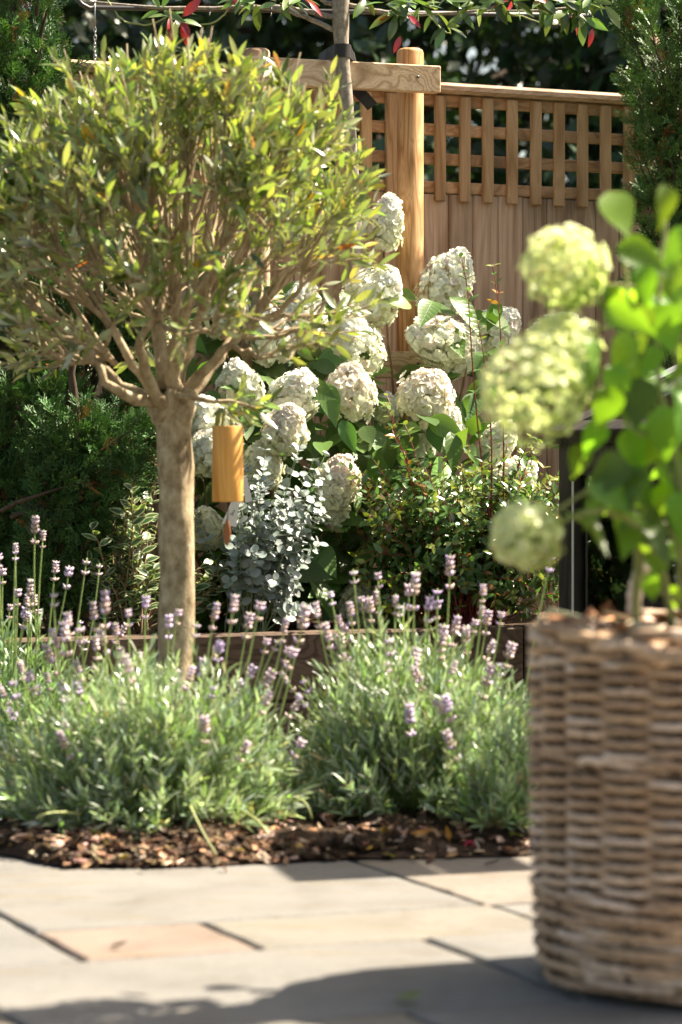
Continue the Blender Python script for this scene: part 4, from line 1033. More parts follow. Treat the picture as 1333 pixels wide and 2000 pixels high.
# ------------------------------------------------------------------ lavender
def spikeg(seed, faded):
    """flower spike of height 1 unit = stem only up to z=1; head around the top (real metres set by scale of the head part)"""
    r = np.random.default_rng(seed); g = Geo(); L = r.uniform(0.018, 0.045); nw = int(L / 0.0075)
    pur = np.array([(0.46, 0.36, 0.60), (0.54, 0.42, 0.66), (0.58, 0.49, 0.68)][seed % 3]); brn = np.array([(0.50, 0.37, 0.29), (0.42, 0.33, 0.23), (0.54, 0.41, 0.37)][seed % 3])
    for k in range(nw):
        z = -L + k * 0.0078; m = 6 if k > 0 else 4
        if k == 0: z -= 0.012
        for q in range(m):
            a = q * 2 * math.pi / m + k * 0.5 + r.normal(0, 0.15); w_ = 0.0062 * (1 - 0.35 * k / nw)
            d = unit([math.cos(a), math.sin(a), 1.1]); b = np.array([0, 0, z]); c = b + d * w_ * 1.1
            x = unit(np.cross(d, [0.2, 0.1, 1])); y = np.cross(d, x); rr = 0.0030 * r.uniform(0.8, 1.25)
            V = [b + d * 0.002, c + x * rr, c + y * rr, c - x * rr, c - y * rr, c + d * 0.0058 * r.uniform(0.8, 1.4)]
            T = [[0, 2, 1], [0, 3, 2], [0, 4, 3], [0, 1, 4], [5, 1, 2], [5, 2, 3], [5, 3, 4], [5, 4, 1]]
            mix_ = faded if r.random() < 0.85 else 1 - faded
            if k >= nw - 2: mix_ *= 0.6
            g.add(V, None, T, col=(brn * mix_ + pur * (1 - mix_)) * r.uniform(0.75, 1.25))
    return g
SPK = [spikeg(s, 0.15).mesh('flower', M['lav_flower'], color=True) for s in range(5)] + [spikeg(s + 9, 0.85).mesh('flower', M['lav_flower'], color=True) for s in range(6)]
def lavender(label, cxp, Yc, rx_, ry_, Ht, nsh, nsp, col, explicit=(), z0=0.04, hgt=(0.02, 0.22), faded=0.8, stemcol='greenstem', skew=0.0, rot=None):
    base = np.array([at(cxp, 1500, Yc)[0], Yc, z0]); t = thing('lavender_plant', label, 'lavender', base, 'lavender plants in the front bed')
    lpos, ldir, lnor, lsz_ = [], [], [], []; G2 = Geo()
    lump = [(RNG.uniform(0, 6.28), RNG.uniform(0.2, 1), RNG.normal(0, 0.14)) for _ in range(20)]
    def surf(th, rho):
        k = 1 + sum(h_ * math.exp(-((math.cos(th) * rho - math.cos(a_) * r_) ** 2 + (math.sin(th) * rho - math.sin(a_) * r_) ** 2) / 0.06) for a_, r_, h_ in lump)
        return base + np.array([rx_ * rho * math.cos(th) * k, ry_ * rho * math.sin(th) * k, Ht * math.sqrt(max(0.02, 1 - 0.93 * rho ** 2.4)) * k])
    for k in range(nsh):
        th = RNG.uniform(0, 2 * np.pi); rho = math.sqrt(RNG.random()) * 1.03
        if RNG.random() < 0.3: th = -math.pi / 2 + RNG.normal(0, 0.9); rho = RNG.uniform(0.6, 1.22)
        tp = surf(th, rho) * 1.0 + RNG.normal(0, 0.02, 3) + [0, 0, 0.035 * max(0, RNG.normal(0, 1))]; tp[2] = max(tp[2], z0 + 0.02)
        rt = base + np.array([rx_ * 0.35 * rho * math.cos(th), ry_ * 0.35 * rho * math.sin(th), 0]); mid = rt * 0.35 + tp * 0.65; mid[2] = rt[2] + (tp[2] - rt[2]) * 0.45
        P = bez(rt, mid, tp, 9); G2.tube(P, np.linspace(0.0017, 0.0009, 9), 3, False)
        for m in range(16):
            tq = 0.42 + 0.58 * (m // 2 + 0.6) / 8; x = min(tq, .99) * 8; i = min(int(x), 7); p = P[i] + (P[i + 1] - P[i]) * (x - i); ax_ = unit(P[i + 1] - P[i]); sdv = unit(np.cross(ax_, RNG.normal(0, 1, 3)))
            lpos.append(p); ldir.append(unit(ax_ * RNG.uniform(0.6, 1.2) + sdv * RNG.uniform(0.4, 0.9) + [0, 0, 0.25])); lnor.append(unit([0, -0.2, 0.7] + RNG.normal(0, 0.5, 3))); lsz_.append(RNG.uniform(0.026, 0.054) * (1 - 0.25 * (tq - 0.42)))
    tag(link('stems', G2.mesh('stems', M['greenstem'], loc=base), t), kind='stuff')
    n = len(lpos); cols = rcol(n, col, 0.22, 0.07); y_ = RNG.random(n) < 0.15; cols[y_] = rcol(y_.sum(), (0.26, 0.38, 0.13), 0.2); y_ = RNG.random(n) < 0.02; cols[y_] = rcol(y_.sum(), (0.40, 0.30, 0.14), 0.2)
    pro = [leafg(0.15, 3, 0.4, 0.12, 0.9, 0.6)[:2], leafg(0.13, 3, 0.4, 0.35, 0.9, 0.6)[:2], leafg(0.17, 3, 0.3, -0.1, 0.9, 0.6)[:2]]
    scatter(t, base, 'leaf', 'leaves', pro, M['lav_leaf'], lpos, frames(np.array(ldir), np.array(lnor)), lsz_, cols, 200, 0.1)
    sps = [None] * nsp + list(explicit)
    for e in sps:
        if e is None:
            th = RNG.uniform(0, 2 * np.pi); rho = math.sqrt(RNG.random()) * 0.95; b = surf(th, rho) - [0, 0, 0.05]
            tp = b + np.array([RNG.normal(0.0, 0.03) + 0.10 * rho * math.cos(th) + skew, RNG.normal(-0.02, 0.03), RNG.uniform(*hgt) + 0.05])
        else:
            tp = at(e[0], e[1], Yc + RNG.uniform(-0.1, 0.1)); b = np.array([base[0] + (tp[0] - base[0]) * 0.8 + (e[2] if len(e) > 2 else 0), tp[1], z0 + Ht * 0.75])
        P = bez(b, (b + tp) / 2 + RNG.normal(0, 0.008, 3), tp, 7)
        k = RNG.integers(5, 11) if RNG.random() < faded else RNG.integers(0, 5)
        sp_ = link('flower_spike', Geo().tube(P - tp, np.linspace(0.0023, 0.0016, 7), 5).mesh('flower_spike', M[stemcol]), t, tp - base)
        fl_ = link('flower', SPK[k], sp_); dq = Vector(P[-1] - P[-3]).to_track_quat('Z', 'Y'); fl_.rotation_euler = dq.to_euler(); s_ = RNG.uniform(0.9, 1.5); fl_.scale = (s_, s_, s_ * RNG.uniform(0.8, 1.2))
    return t
LG = (0.37, 0.44, 0.325)
lavender('wide low lavender at the foot of the olive tree, front left of the bed', 290, 5.83, 0.315, 0.25, 0.25, 700, 40, LG,
         [(105, 1155), (205, 1150), (285, 1160), (185, 1240), (225, 1215), (350, 1190), (425, 1175), (460, 1160), (490, 1195), (510, 1175), (87, 1255), (55, 1310), (90, 1312), (385, 1215), (330, 1200), (560, 1205), (600, 1180), (130, 1195), (545, 1250), (155, 1220), (250, 1190), (400, 1280), (65, 1470)])
ARC = ((372, 1575, 400, 1640, 440, 1694, 5.45), (470, 1585, 520, 1600, 535, 1660, 5.55), (330, 1600, 300, 1640, 180, 1655, 5.5), (160, 1590, 90, 1580, 70, 1600, 5.5), (560, 1560, 600, 1550, 610, 1600, 5.6))
lav1 = [o for o in bpy.data.objects if o.name.startswith('lavender_plant')][0]; l1p = np.array(lav1.location)
for (x0, y0, x1, y1, x2, y2, Yq) in ARC:
    P = bez(at(x0, y0, Yq + 0.08), at(x1, y1, Yq), at(x2, y2, Yq), 12); P[:, 2] = np.maximum(P[:, 2], 0.008)
    link('bent_stem', Geo().tube(P, np.linspace(0.0026, 0.0018, 12), 6).mesh('bent_stem', M['palestem'], loc=l1p), lav1)
lavender('tall lavender mound beside the wicker basket, front right of the bed', 810, 5.98, 0.282, 0.24, 0.35, 720, 28, LG,
         [(880, 1082), (738, 1118), (690, 1112), (812, 1112), (1080, 1085), (645, 1155), (705, 1165), (840, 1160), (855, 1150), (780, 1180), (945, 1140), (955, 1190), (800, 1140), (980, 1195), (640, 1235), (670, 1275), (615, 1175), (930, 1210), (895, 1200), (870, 1220), (735, 1150), (660, 1200)], hgt=(0.06, 0.17))
lavender('shaded lavender at the left edge behind the front one', 10, 6.65, 0.20, 0.2, 0.32, 240, 22, (0.24, 0.34, 0.22),  # darker leaf colour paints in the shade on this plant
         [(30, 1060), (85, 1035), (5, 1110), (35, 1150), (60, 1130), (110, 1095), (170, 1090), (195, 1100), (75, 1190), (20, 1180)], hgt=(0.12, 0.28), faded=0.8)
lavender('small grey lavender clump hard against the basket', 1000, 5.72, 0.10, 0.10, 0.17, 110, 2, (0.36, 0.45, 0.30), hgt=(0.02, 0.08))

# ------------------------------------------------------------------ basket
bc = np.array([(1401 - CX) / F * 4.22, 4.22, 0.0]); BR, BH = 0.272, 0.554
basket = thing('wicker_basket', 'round grey-brown wicker basket planter standing on the paving', 'basket', bc)
NS = 22
def brad(z):
    return BR * (1.0 + 0.012 * (z / BH) - 0.06 * max(0, (0.05 - z) / 0.05) ** 1.6)
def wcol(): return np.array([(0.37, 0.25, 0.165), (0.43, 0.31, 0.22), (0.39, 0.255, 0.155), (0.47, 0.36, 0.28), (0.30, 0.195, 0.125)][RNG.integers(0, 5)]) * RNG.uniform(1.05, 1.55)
# upright stakes, coloured darker to paint shade into the weave gaps
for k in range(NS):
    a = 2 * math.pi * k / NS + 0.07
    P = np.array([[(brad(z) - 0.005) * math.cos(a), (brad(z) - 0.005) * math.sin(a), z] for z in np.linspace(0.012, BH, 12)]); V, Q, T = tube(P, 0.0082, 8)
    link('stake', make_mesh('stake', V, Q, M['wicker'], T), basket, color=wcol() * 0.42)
link('liner', (lambda g: g.mesh('liner', M['rubber']))(Geo().tube([[0, 0, 0.03], [0, 0, 0.1], [0, 0, 0.3], [0, 0, 0.505]], [BR * 0.80, BR * 0.90, BR * 0.915, BR * 0.915], 40)), basket)
def weaver(z, phase, amp=0.0160, th=0.0063, per=1, wave=0.0, name='weaver'):
    m = NS * 6; P = []
    for i in range(m + 1):
        a = 2 * math.pi * i / m + 0.07; s_ = math.cos(math.pi * (i / 6 / per + phase)); s_ = math.copysign(abs(s_) ** 0.7, s_)
        rr = brad(z) + amp * s_; P.append([rr * math.cos(a), rr * math.sin(a), z + wave * math.sin(math.pi * (i / 6 / per + phase) + 1.57) + RNG.normal(0, 0.0007)])
    P = np.array(P); P[-1] = P[0]
    th_ = th * (1 + RNG.normal(0, 0.10, m + 1)); V, Q, T = tube(P, th_, 7, False)
    # per-segment colour runs: canes are joined end to end
    cq = np.zeros((len(Q), 3)); c = wcol(); nxt = 0
    for i in range(m):
        if i >= nxt: c = wcol(); nxt = i + RNG.integers(14, 40)
        cq[i * 7:(i + 1) * 7] = c
    # tubes were framed from a closed path: use a radial frame instead
    A = np.arctan2(P[:, 1], P[:, 0]); X = np.stack([np.cos(A), np.sin(A), 0 * A], 1); t7 = np.arange(7) * 2 * np.pi / 7
    V = (P[:, None] + th_[:, None, None] * (np.cos(t7)[None, :, None] * X[:, None] * 0.9 + np.sin(t7)[None, :, None] * 0.88 * UP[None, None])).reshape(-1, 3)
    link(name, make_mesh(name, V, Q, M['wicker'], col=cq), basket)
zs = 0.018; row = 0; pitch = 0.0096
while zs < BH - 0.035:
    if 0.135 < zs < 0.15 or 0.345 < zs < 0.362:
        for ph in (0, 1): weaver(zs + 0.004, ph * 1.0, 0.013, 0.0075, 1.5, 0.006, 'waling_band')
        zs += 0.018
    elif zs < 0.135: weaver(zs, row % 2, 0.0095, 0.0074, 2); zs += 0.0125
    else: weaver(zs, row % 2); zs += pitch
    row += 1
for k in range(4): weaver(BH - 0.032 + 0.0095 * k, k * 0.66, 0.012, 0.0095, 1.5, 0.004, 'rim_band')
# wrapped cane handle at the far rim
hc = at(1290, 1190, 4.46); A0 = math.atan2(hc[1] - bc[1], hc[0] - bc[0]); P = []
tl = unit([-math.sin(A0), math.cos(A0), 0])
hx = at(1240, 1200, 4.43); hx2 = at(1370, 1200, 4.47)
hx[2] = hx2[2] = 0.535; P = np.array([hx, hx + [0.0, 0, 0.06], hx + [0.012, 0, 0.095], hx * 0.75 + hx2 * 0.25 + [0, 0, 0.122], (hx + hx2) / 2 + [0, 0, 0.13], hx * 0.25 + hx2 * 0.75 + [0, 0, 0.122], hx2 + [-0.012, 0, 0.095], hx2 + [0, 0, 0.06], hx2])
t = np.linspace(0, 1, 60); s_ = np.linspace(0, 1, 9); P = np.stack([np.interp(t, s_, P[:, k]) for k in range(3)], 1)
for _ in range(6): P[1:-1] = (P[:-2] + 2 * P[1:-1] + P[2:]) / 4
rad = 0.0125 + 0.0016 * np.sin(np.arange(60) * 2.1)
link('handle', (lambda g: g.mesh('handle', M['wicker'], color=True, loc=bc))(Geo().tube(P, rad, 10, col=(0.62, 0.52, 0.46))), basket)

# bark chips: a handful of shapes
def chipg(seed):
    r = np.random.default_rng(seed); V, Q, T = boxg((-0.5, -0.28, -0.07), (0.5, 0.28, 0.07), 0.05)
    V = V + r.normal(0, 0.05, V.shape); V[:, 2] += 0.12 * V[:, 0] ** 2; V[:, 1] *= 1 - 0.5 * np.abs(V[:, 0]) * r.random()
    return V, np.array(Q)
CHP = [chipg(s) for s in range(6)]
n = 420; rr = np.sqrt(RNG.random(n)) * BR * 0.96; aa = RNG.uniform(0, 6.283, n)
pos = np.stack([bc[0] + rr * np.cos(aa), bc[1] + rr * np.sin(aa), 0.524 + 0.012 * (rr > BR * 0.8) + 0.02 * (rr / BR) * RNG.random(n) + RNG.random(n) * 0.012], 1)
R = frames(units(RNG.normal(0, 1, (n, 3)) * [1, 1, 0.35]), units(RNG.normal(0, 0.3, (n, 3)) + [0, 0, 1])); cc = rcol(n, (0.30, 0.15, 0.075), 0.3); pm = RNG.random(n) < 0.3; cc[pm] = rcol(pm.sum(), (0.52, 0.40, 0.30), 0.2)
mul = thing('bark_mulch', 'orange-brown bark chips filling the top of the basket', 'mulch', bc + [0, 0, 0.5]); 
g = Geo(); g.add(*(lambda a: (np.c_[BR * 0.94 * np.cos(a), BR * 0.94 * np.sin(a), np.full(32, 0.014)], None, [[0, i, i + 1] for i in range(1, 31)]))(np.arange(32) * 2 * np.pi / 32))
link('soil', g.mesh('soil', M['soil']), mul)
scatter(mul, bc + [0, 0, 0.5], 'bark_chip', 'bark_chips', CHP, M['chip'], pos, R, RNG.uniform(0.028, 0.06, n), cc, 120, 0.3)

# ------------------------------------------------------------------ hydrangea growing in the basket
hb0 = bc + [0, 0, 0.53]
bh = thing('potted_hydrangea', 'lime-green hydrangea with round flower heads growing in the wicker basket', 'shrub', hb0)
HB = [(1105, 522, 74, 4.28, -0.5, 0.5), (1042, 765, 96, 4.18, -0.8, 0.15), (1098, 688, 70, 4.30, -0.5, 0.6), (1030, 1050, 62, 4.12, -0.75, -0.35), (1470, 520, 78, 4.25, 0.4, 0.7), (1540, 800, 80, 4.2, 0.7, 0.2)]
lpos, ldir, lnor, lsz_ = [], [], [], []
for (px, py, rp, Y, ax_, az) in HB:
    c = at(px, py, Y); Rb = rp * 1.1 / F * Y; axis = unit([ax_, -0.2, az])
    s0 = head(bh, hb0, c, axis, Rb * 1.9, Rb * 0.93, 330, 0.0165, (0.88, 0.88, 0.66), (0.55, 0.66, 0.30), 34, core=(0.2, 0.3, 0.06), roundh=True, pm='lime_petal')
    root = hb0 + [RNG.normal(0, 0.05), RNG.normal(0, 0.05), 0]; mid = np.array([root[0] * 0.6 + s0[0] * 0.4 + 0.05, root[1] * 0.5 + s0[1] * 0.5, max(s0[2], root[2]) * 0.5 + s0[2] * 0.55 + 0.05])
    P = bez(root, mid, s0 - axis * 0.0, 16)
    link('stem', Geo().tube(wob(P, 0.002), np.linspace(0.006, 0.0038, 16), 7).mesh('stem', M['palestem'], loc=hb0), bh)
    for k in range(5, 15, 3):
        for sg_ in (1, -1):
            d = unit(np.array([RNG.normal(0, 0.6) + 0.3, sg_ * RNG.uniform(0.3, 1.0), RNG.normal(-0.15, 0.3)])); lpos.append(P[k] + d * 0.015); ldir.append(d); lnor.append(unit([0, -0.3, 0.8] + RNG.normal(0, 0.3, 3))); lsz_.append(RNG.uniform(0.06, 0.085))
LV = [(1210, 420, 115, 0.4, -0.9), (1300, 400, 100, 0.1, -0.9), (1255, 500, 125, 0.85, -0.35), (1330, 480, 110, -0.6, -0.6), (1195, 590, 70, 0.3, -1), (1225, 620, 115, 0.7, -0.55), (1300, 640, 120, 0.2, -0.9), (1270, 700, 90, -0.3, -0.6), (1215, 690, 100, -0.35, -0.9),
      (1150, 740, 85, 0.1, -1), (1205, 760, 110, -0.2, -1), (1185, 800, 110, -0.15, -1.0), (1245, 790, 120, -0.1, -1), (1300, 850, 130, 0.15, -1), (1160, 860, 100, -0.2, -1), (1240, 880, 110, 0.3, -0.9), (1180, 935, 120, -0.75, -0.75), (1255, 950, 120, 0.6, -0.6), (1190, 960, 120, 0.75, -0.5), (1290, 980, 105, -0.8, -0.4), (1130, 900, 80, -0.4, -0.9),
      (1320, 930, 110, 0.2, -1), (1330, 730, 110, -0.3, -1), (1350, 600, 110, 0, -1), (1340, 820, 110, 0.1, -1), (1260, 560, 95, 0.1, -1), (1160, 690, 80, 0.5, -0.8), (1225, 1060, 90, -0.3, -1), (1275, 1150, 80, 0.3, -0.9), (1210, 1010, 95, 0.4, -0.8), (1330, 1010, 110, -0.1, -1), (1315, 1170, 70, -0.4, -0.8), (1160, 1000, 80, -0.6, -0.6), (1270, 880, 110, -0.5, -0.9), (1320, 560, 110, 0.3, -1)]
for (px, py, L, dx, dz) in LV:
    Y = 4.15 + RNG.uniform(-0.12, 0.14); lpos.append(at(px - dx * L * 0.45, py + dz * L * 0.45, Y)); ldir.append(unit([dx, RNG.normal(-0.15, 0.25), dz])); lnor.append(unit([RNG.normal(0.15, 0.3), -0.75, 0.45])); lsz_.append(L / F * Y * 0.9)
for k in range(26):
    p = at(RNG.uniform(1230, 1620), RNG.uniform(420, 1080), 4.25 + RNG.uniform(-0.2, 0.25)); lpos.append(p); ldir.append(unit([RNG.normal(0, 0.7), RNG.normal(0, 0.5), RNG.normal(-0.5, 0.4)])); lnor.append(unit([0.1, -0.4, 0.7] + RNG.normal(0, 0.3, 3))); lsz_.append(RNG.uniform(0.06, 0.09))
for pts, r0 in (([(1400, 1200), (1360, 1000), (1300, 860), (1280, 700), (1290, 500), (1310, 390)], 0.006), ([(1420, 1200), (1330, 960), (1240, 760), (1215, 560), (1230, 440)], 0.005), ([(1390, 1210), (1290, 1010), (1180, 930), (1080, 1000)], 0.0045), ([(1440, 1200), (1450, 900), (1460, 600)], 0.006), ([(1380, 1200), (1270, 1150), (1250, 1080)], 0.005), ([(1330, 1200), (1335, 1000), (1325, 800), (1320, 640)], 0.005)):
    P = np.array([at(x, y, 4.24) for x, y in pts]); t = np.linspace(0, 1, 16); s_ = np.linspace(0, 1, len(P)); P = np.stack([np.interp(t, s_, P[:, q]) for q in range(3)], 1)
    for _ in range(2): P[1:-1] = (P[:-2] + 2 * P[1:-1] + P[2:]) / 4
    link('stem', Geo().tube(wob(P, 0.003), np.linspace(r0, r0 * 0.6, 16), 7).mesh('stem', M['palestem'], loc=hb0), bh)
n = len(lpos); cols = rcol(n, (0.11, 0.215, 0.045), 0.35, 0.08)
pro = [leafg(0.68, 10, 0.25, 0.22, 0.62, 1.15, 0.02)[:2], leafg(0.60, 10, 0.4, 0.4, 0.62, 1.15, 0.025)[:2], leafg(0.74, 10, 0.15, 0.08, 0.6, 1.1, 0.02)[:2], leafg(0.66, 10, 0.5, 0.55, 0.62, 1.1, 0.02)[:2]]
scatter(bh, hb0, 'leaf', 'leaves', pro, M['potted_leaf'], lpos, frames(np.array(ldir), np.array(lnor)), lsz_, cols, 300, 2.0)

# ------------------------------------------------------------------ glazed dark timber cold frame at the right
gc = np.array([0.572, 7.15, 0.0]); gs = N.copy()           # its left side runs from the far corner towards the viewer
gf = thing('glazed_cold_frame', 'dark timber cold frame with glass sides behind the basket', 'cold frame', gc)
def gbox(name, lo, hi, m, bev=0.003, **k):
    V, Q, T = boxg(lo, hi, bev); return link(name, make_mesh(name, oriented(V, U, -N, UP, (0, 0, 0)), Q, M[m], T, smooth=False), gf)
Wd, Dp, HL, HR = 0.62, 1.05, 0.86, 1.16
for y in (-0.065, -0.50, -Dp):
    gbox('post', (0, y, 0), (0.062, y + 0.062, HL), 'darkwood')
for y in (-0.065, -Dp): gbox('post', (Wd, y, 0), (Wd + 0.062, y + 0.062, HR), 'darkwood')
gbox('side_rail', (0.002, -Dp + 0.062, HL - 0.085), (0.058, -0.5, HL - 0.003), 'darkwood'); gbox('side_rail', (0.002, -0.5 + 0.062, HL - 0.085), (0.058, -0.065, HL - 0.003), 'darkwood')
gbox('side_rail', (0.002, -Dp + 0.062, 0.02), (0.058, -0.5, 0.12), 'darkwood'); gbox('side_rail', (0.002, -0.5 + 0.062, 0.02), (0.058, -0.065, 0.12), 'darkwood')
gbox('glass_pane', (0.028, -0.5 + 0.06, 0.118), (0.032, -0.063, HL - 0.083), 'glass', 0.0005); gbox('glass_pane', (0.028, -Dp + 0.06, 0.118), (0.032, -0.498, HL - 0.083), 'glass', 0.0005)
gbox('edge_strip', (0.005, -0.0705, 0.1), (0.010, -0.0655, HL - 0.1), 'cream', 0.0008)  # thin cream line up the corner post
gbox('shelf', (0.07, -Dp + 0.07, 0.44), (Wd - 0.01, -0.62, 0.46), 'darkwood')
gbox('back_rail', (0.062, -0.045, 0.02), (Wd, -0.01, 0.12), 'darkwood'); gbox('back_rail', (0.062, -0.045, HL - 0.08), (Wd, -0.01, HL - 0.01), 'darkwood'); gbox('glass_pane', (0.062, -0.03, 0.118), (Wd, -0.026, HL - 0.078), 'glass', 0.0005)
gbox('front_rail', (0.062, -Dp + 0.005, 0.02), (Wd, -Dp + 0.055, 0.12), 'darkwood'); gbox('front_rail', (0.062, -Dp + 0.005, HL - 0.09), (Wd, -Dp + 0.055, HL - 0.01), 'darkwood')
gbox('glass_pane', (0.062, -Dp + 0.028, 0.118), (Wd, -Dp + 0.032, HL - 0.088), 'glass', 0.0005)
# sloping lid: frame bars and pane
sl_ = unit(U * (Wd + 0.06) + UP * (HR - HL)); nl_ = np.cross(sl_, -N)
def lid(name, lo, hi, m, bev=0.003):
    V, Q, T = boxg(lo, hi, bev); return link(name, make_mesh(name, oriented(V, sl_, -N, nl_, HL * UP), Q, M[m], T, smooth=False), gf)
Ls = math.hypot(Wd + 0.06, HR - HL)
lid('lid_bar', (-0.02, -0.07, 0.004), (Ls, 0.01, 0.044), 'darkwood'); lid('lid_bar', (-0.02, -Dp - 0.02, 0.004), (Ls, -Dp + 0.06, 0.044), 'darkwood'); lid('lid_bar', (-0.02, -Dp + 0.06, 0.004), (0.05, -0.07, 0.044), 'darkwood'); lid('lid_bar', (Ls - 0.06, -Dp + 0.06, 0.004), (Ls, -0.07, 0.044), 'darkwood')
lid('lid_flashing', (0.30, -0.068, 0.0445), (0.42, -0.01, 0.052), 'lead')
lid('glass_pane', (0.05, -Dp + 0.06, 0.022), (Ls - 0.06, -0.07, 0.026), 'glass', 0.0005)
# stand-in plant added inside to brighten the dark glass with green
ip = gc + 0.22 * U + 0.30 * N
inp = thing('stand_in_plant', 'leafy green plant added inside the cold frame to brighten its glass', 'plant', ip)
lpos, ldir, lnor, lsz_ = [], [], [], []; G2 = Geo()
for k in range(26):
    tp = ip + [RNG.uniform(-0.14, 0.14), RNG.uniform(-0.2, 0.2), RNG.uniform(0.3, 0.72)]; P = wob(bez(ip + RNG.normal(0, 0.03, 3) * [1, 1, 0], (ip + tp) / 2 + [0, 0, 0.06], tp, 9), 0.003); G2.tube(P, np.linspace(0.003, 0.0012, 9), 5)
    for m in range(12):
        t = 0.3 + 0.7 * (m + 0.5) / 12; i = min(int(t * 8), 7); p = P[i] + (P[i + 1] - P[i]) * (t * 8 - i); a = m * 2.4
        lpos.append(p); ldir.append(unit([math.cos(a), math.sin(a), 0.25])); lnor.append(unit([0, -0.3, 0.8] + RNG.normal(0, 0.35, 3))); lsz_.append(RNG.uniform(0.025, 0.045))
tag(link('stems', G2.mesh('stems', M['greenstem'], loc=ip), inp), kind='stuff')
n = len(lpos); scatter(inp, ip, 'leaf', 'leaves', apro, M['glossy_leaf'], lpos, frames(np.array(ldir), np.array(lnor)), lsz_, rcol(n, (0.13, 0.22, 0.07), 0.25), 300, 0.3)
# cream box added inside, standing in for pale reflections in the glass
sb = gc + 0.24 * U + 0.80 * N + [0, 0, 0.4605]
bx = thing('pale_stand_in', 'added cream box standing in for pale reflections in the cold frame glass', 'box', sb)
for nm_, lo, hi in (('side', (-0.11, -0.07, 0.012), (-0.098, 0.07, 0.2)), ('side', (0.098, -0.07, 0.012), (0.11, 0.07, 0.2)), ('front', (-0.098, -0.069, 0.012), (0.098, -0.058, 0.198)), ('back', (-0.098, 0.058, 0.012), (0.098, 0.069, 0.198)), ('base', (-0.11, -0.07, 0), (0.11, 0.07, 0.0115))):
    V, Q, T = boxg(lo, hi, 0.001); link(nm_, make_mesh(nm_, oriented(V, U, -N, UP, (0, 0, 0)), Q, M['cream'], T, smooth=False), bx)

# ------------------------------------------------------------------ unseen slatted shelter just outside the picture on the right, added to shade the paving
zp = 2.0; off = np.array([math.sin(SUN_AZ), math.cos(SUN_AZ), 0]) / math.tan(SUN_EL) * zp
cA = np.array([-0.08, 5.215, 0]) + off
pg = thing('slatted_blocker', 'unseen slatted shelter roof whose straight shade falls along the bed edge', 'blocker', cA + [0, 0, 0.0])
SA = math.radians(18); SU = np.array([math.cos(SA), math.sin(SA), 0]); SV = np.array([-math.sin(SA - 0.09), math.cos(SA - 0.09), 0])
def pgbox(name, lo, hi):
    V, Q, T = boxg(lo, hi, 0.003); return link(name, make_mesh(name, oriented(V, SU, SV, UP, (0, 0, 0)), Q, M['darkwood'], T, smooth=False), pg)
for u0, u1 in ((0.0, 0.30), (0.315, 0.50), (0.60, 1.3)): pgbox('shade_board', (u0, 0.0, zp), (u1, 0.36, zp + 0.02))
pgbox('shade_beam', (-0.0, 0.20, zp - 0.07), (1.3, 0.25, zp - 0.002))
for u0 in (0.75, 1.2): pgbox('post', (u0, 0.205, 0), (u0 + 0.07, 0.245, zp - 0.071))

# ================================================================== ground litter
def litter(n, fa, fb, zf, szr, cols, n_ind):
    a = np.where(RNG.random(n) < 0.72, RNG.uniform(fa[0], 0.48, n), RNG.uniform(0.4, fa[1], n)); eb_ = np.array([edge_b(x) for x in a]); b = eb_ + 0.02 * RNG.random(n) ** 2 + np.where(RNG.random(n) < 0.06, RNG.uniform(0, 0.09, n), 0) - np.abs(RNG.normal(0, fb, n)); 
    z = np.array([soilz(x, y) for x, y in zip(a, b)]) + RNG.uniform(0.003, zf, n); pos = np.array([pav(x, y, q) for x, y, q in zip(a, b, z)])
    R = frames(units(RNG.normal(0, 1, (n, 3)) * [1, 1, 0.3]), units(RNG.normal(0, 0.35, (n, 3)) + [0, 0, 1]))
    cc = np.zeros((n, 3)); ch_ = RNG.random(n)
    for k, (p, c) in enumerate(cols): m = ch_ < p; cc[m] = rcol(m.sum(), c, 0.25)
    scatter(bed, (0, 0, 0), 'bark_chip', 'bark_chips', CHP, M['chip'], pos, R, RNG.uniform(*szr, n), cc, n_ind, 0.25)
litter(1300, (-0.5, 1.12), 0.20, 0.010, (0.006, 0.034), [(1.0, (0.17, 0.10, 0.06)), (0.65, (0.38, 0.21, 0.12)), (0.30, (0.60, 0.43, 0.33)), (0.10, (0.055, 0.04, 0.03)), (0.03, (0.50, 0.36, 0.06))], 300)

clod = []
for k in range(5):
    r_ = np.random.default_rng(40 + k); th_ = np.linspace(0, np.pi, 6); V = []; Q = []
    for i_ in range(6):
        for j_ in range(8):
            q = 0.5 * (1 + r_.normal(0, 0.24)); V.append([q * math.sin(th_[i_]) * math.cos(j_ * math.pi / 4), q * math.sin(th_[i_]) * math.sin(j_ * math.pi / 4), q * 0.7 * math.cos(th_[i_])])
    for i_ in range(5):
        for j_ in range(8): Q.append([i_ * 8 + j_, i_ * 8 + (j_ + 1) % 8, i_ * 8 + 8 + (j_ + 1) % 8, i_ * 8 + 8 + j_])
    clod.append(make_mesh('soil_clod', V, Q, M['soil'], smooth=False))
for k in range(90):
    a_ = RNG.uniform(0.35, 1.05) if k < 60 else RNG.uniform(-0.1, 0.4); b_ = edge_b(a_) - abs(RNG.normal(0.03, 0.10)); z_ = RNG.uniform(0.008, 0.032) if k < 60 else RNG.uniform(0.01, 0.03)
    o = link('soil_clod', clod[k % 5], bed, pav(a_, b_, soilz(a_, b_) + z_ * 0.2)); o.scale = (z_ * RNG.uniform(0.8, 1.5), z_, z_); o.rotation_euler = (RNG.uniform(-.3, .3), RNG.uniform(-.3, .3), RNG.uniform(0, 6))

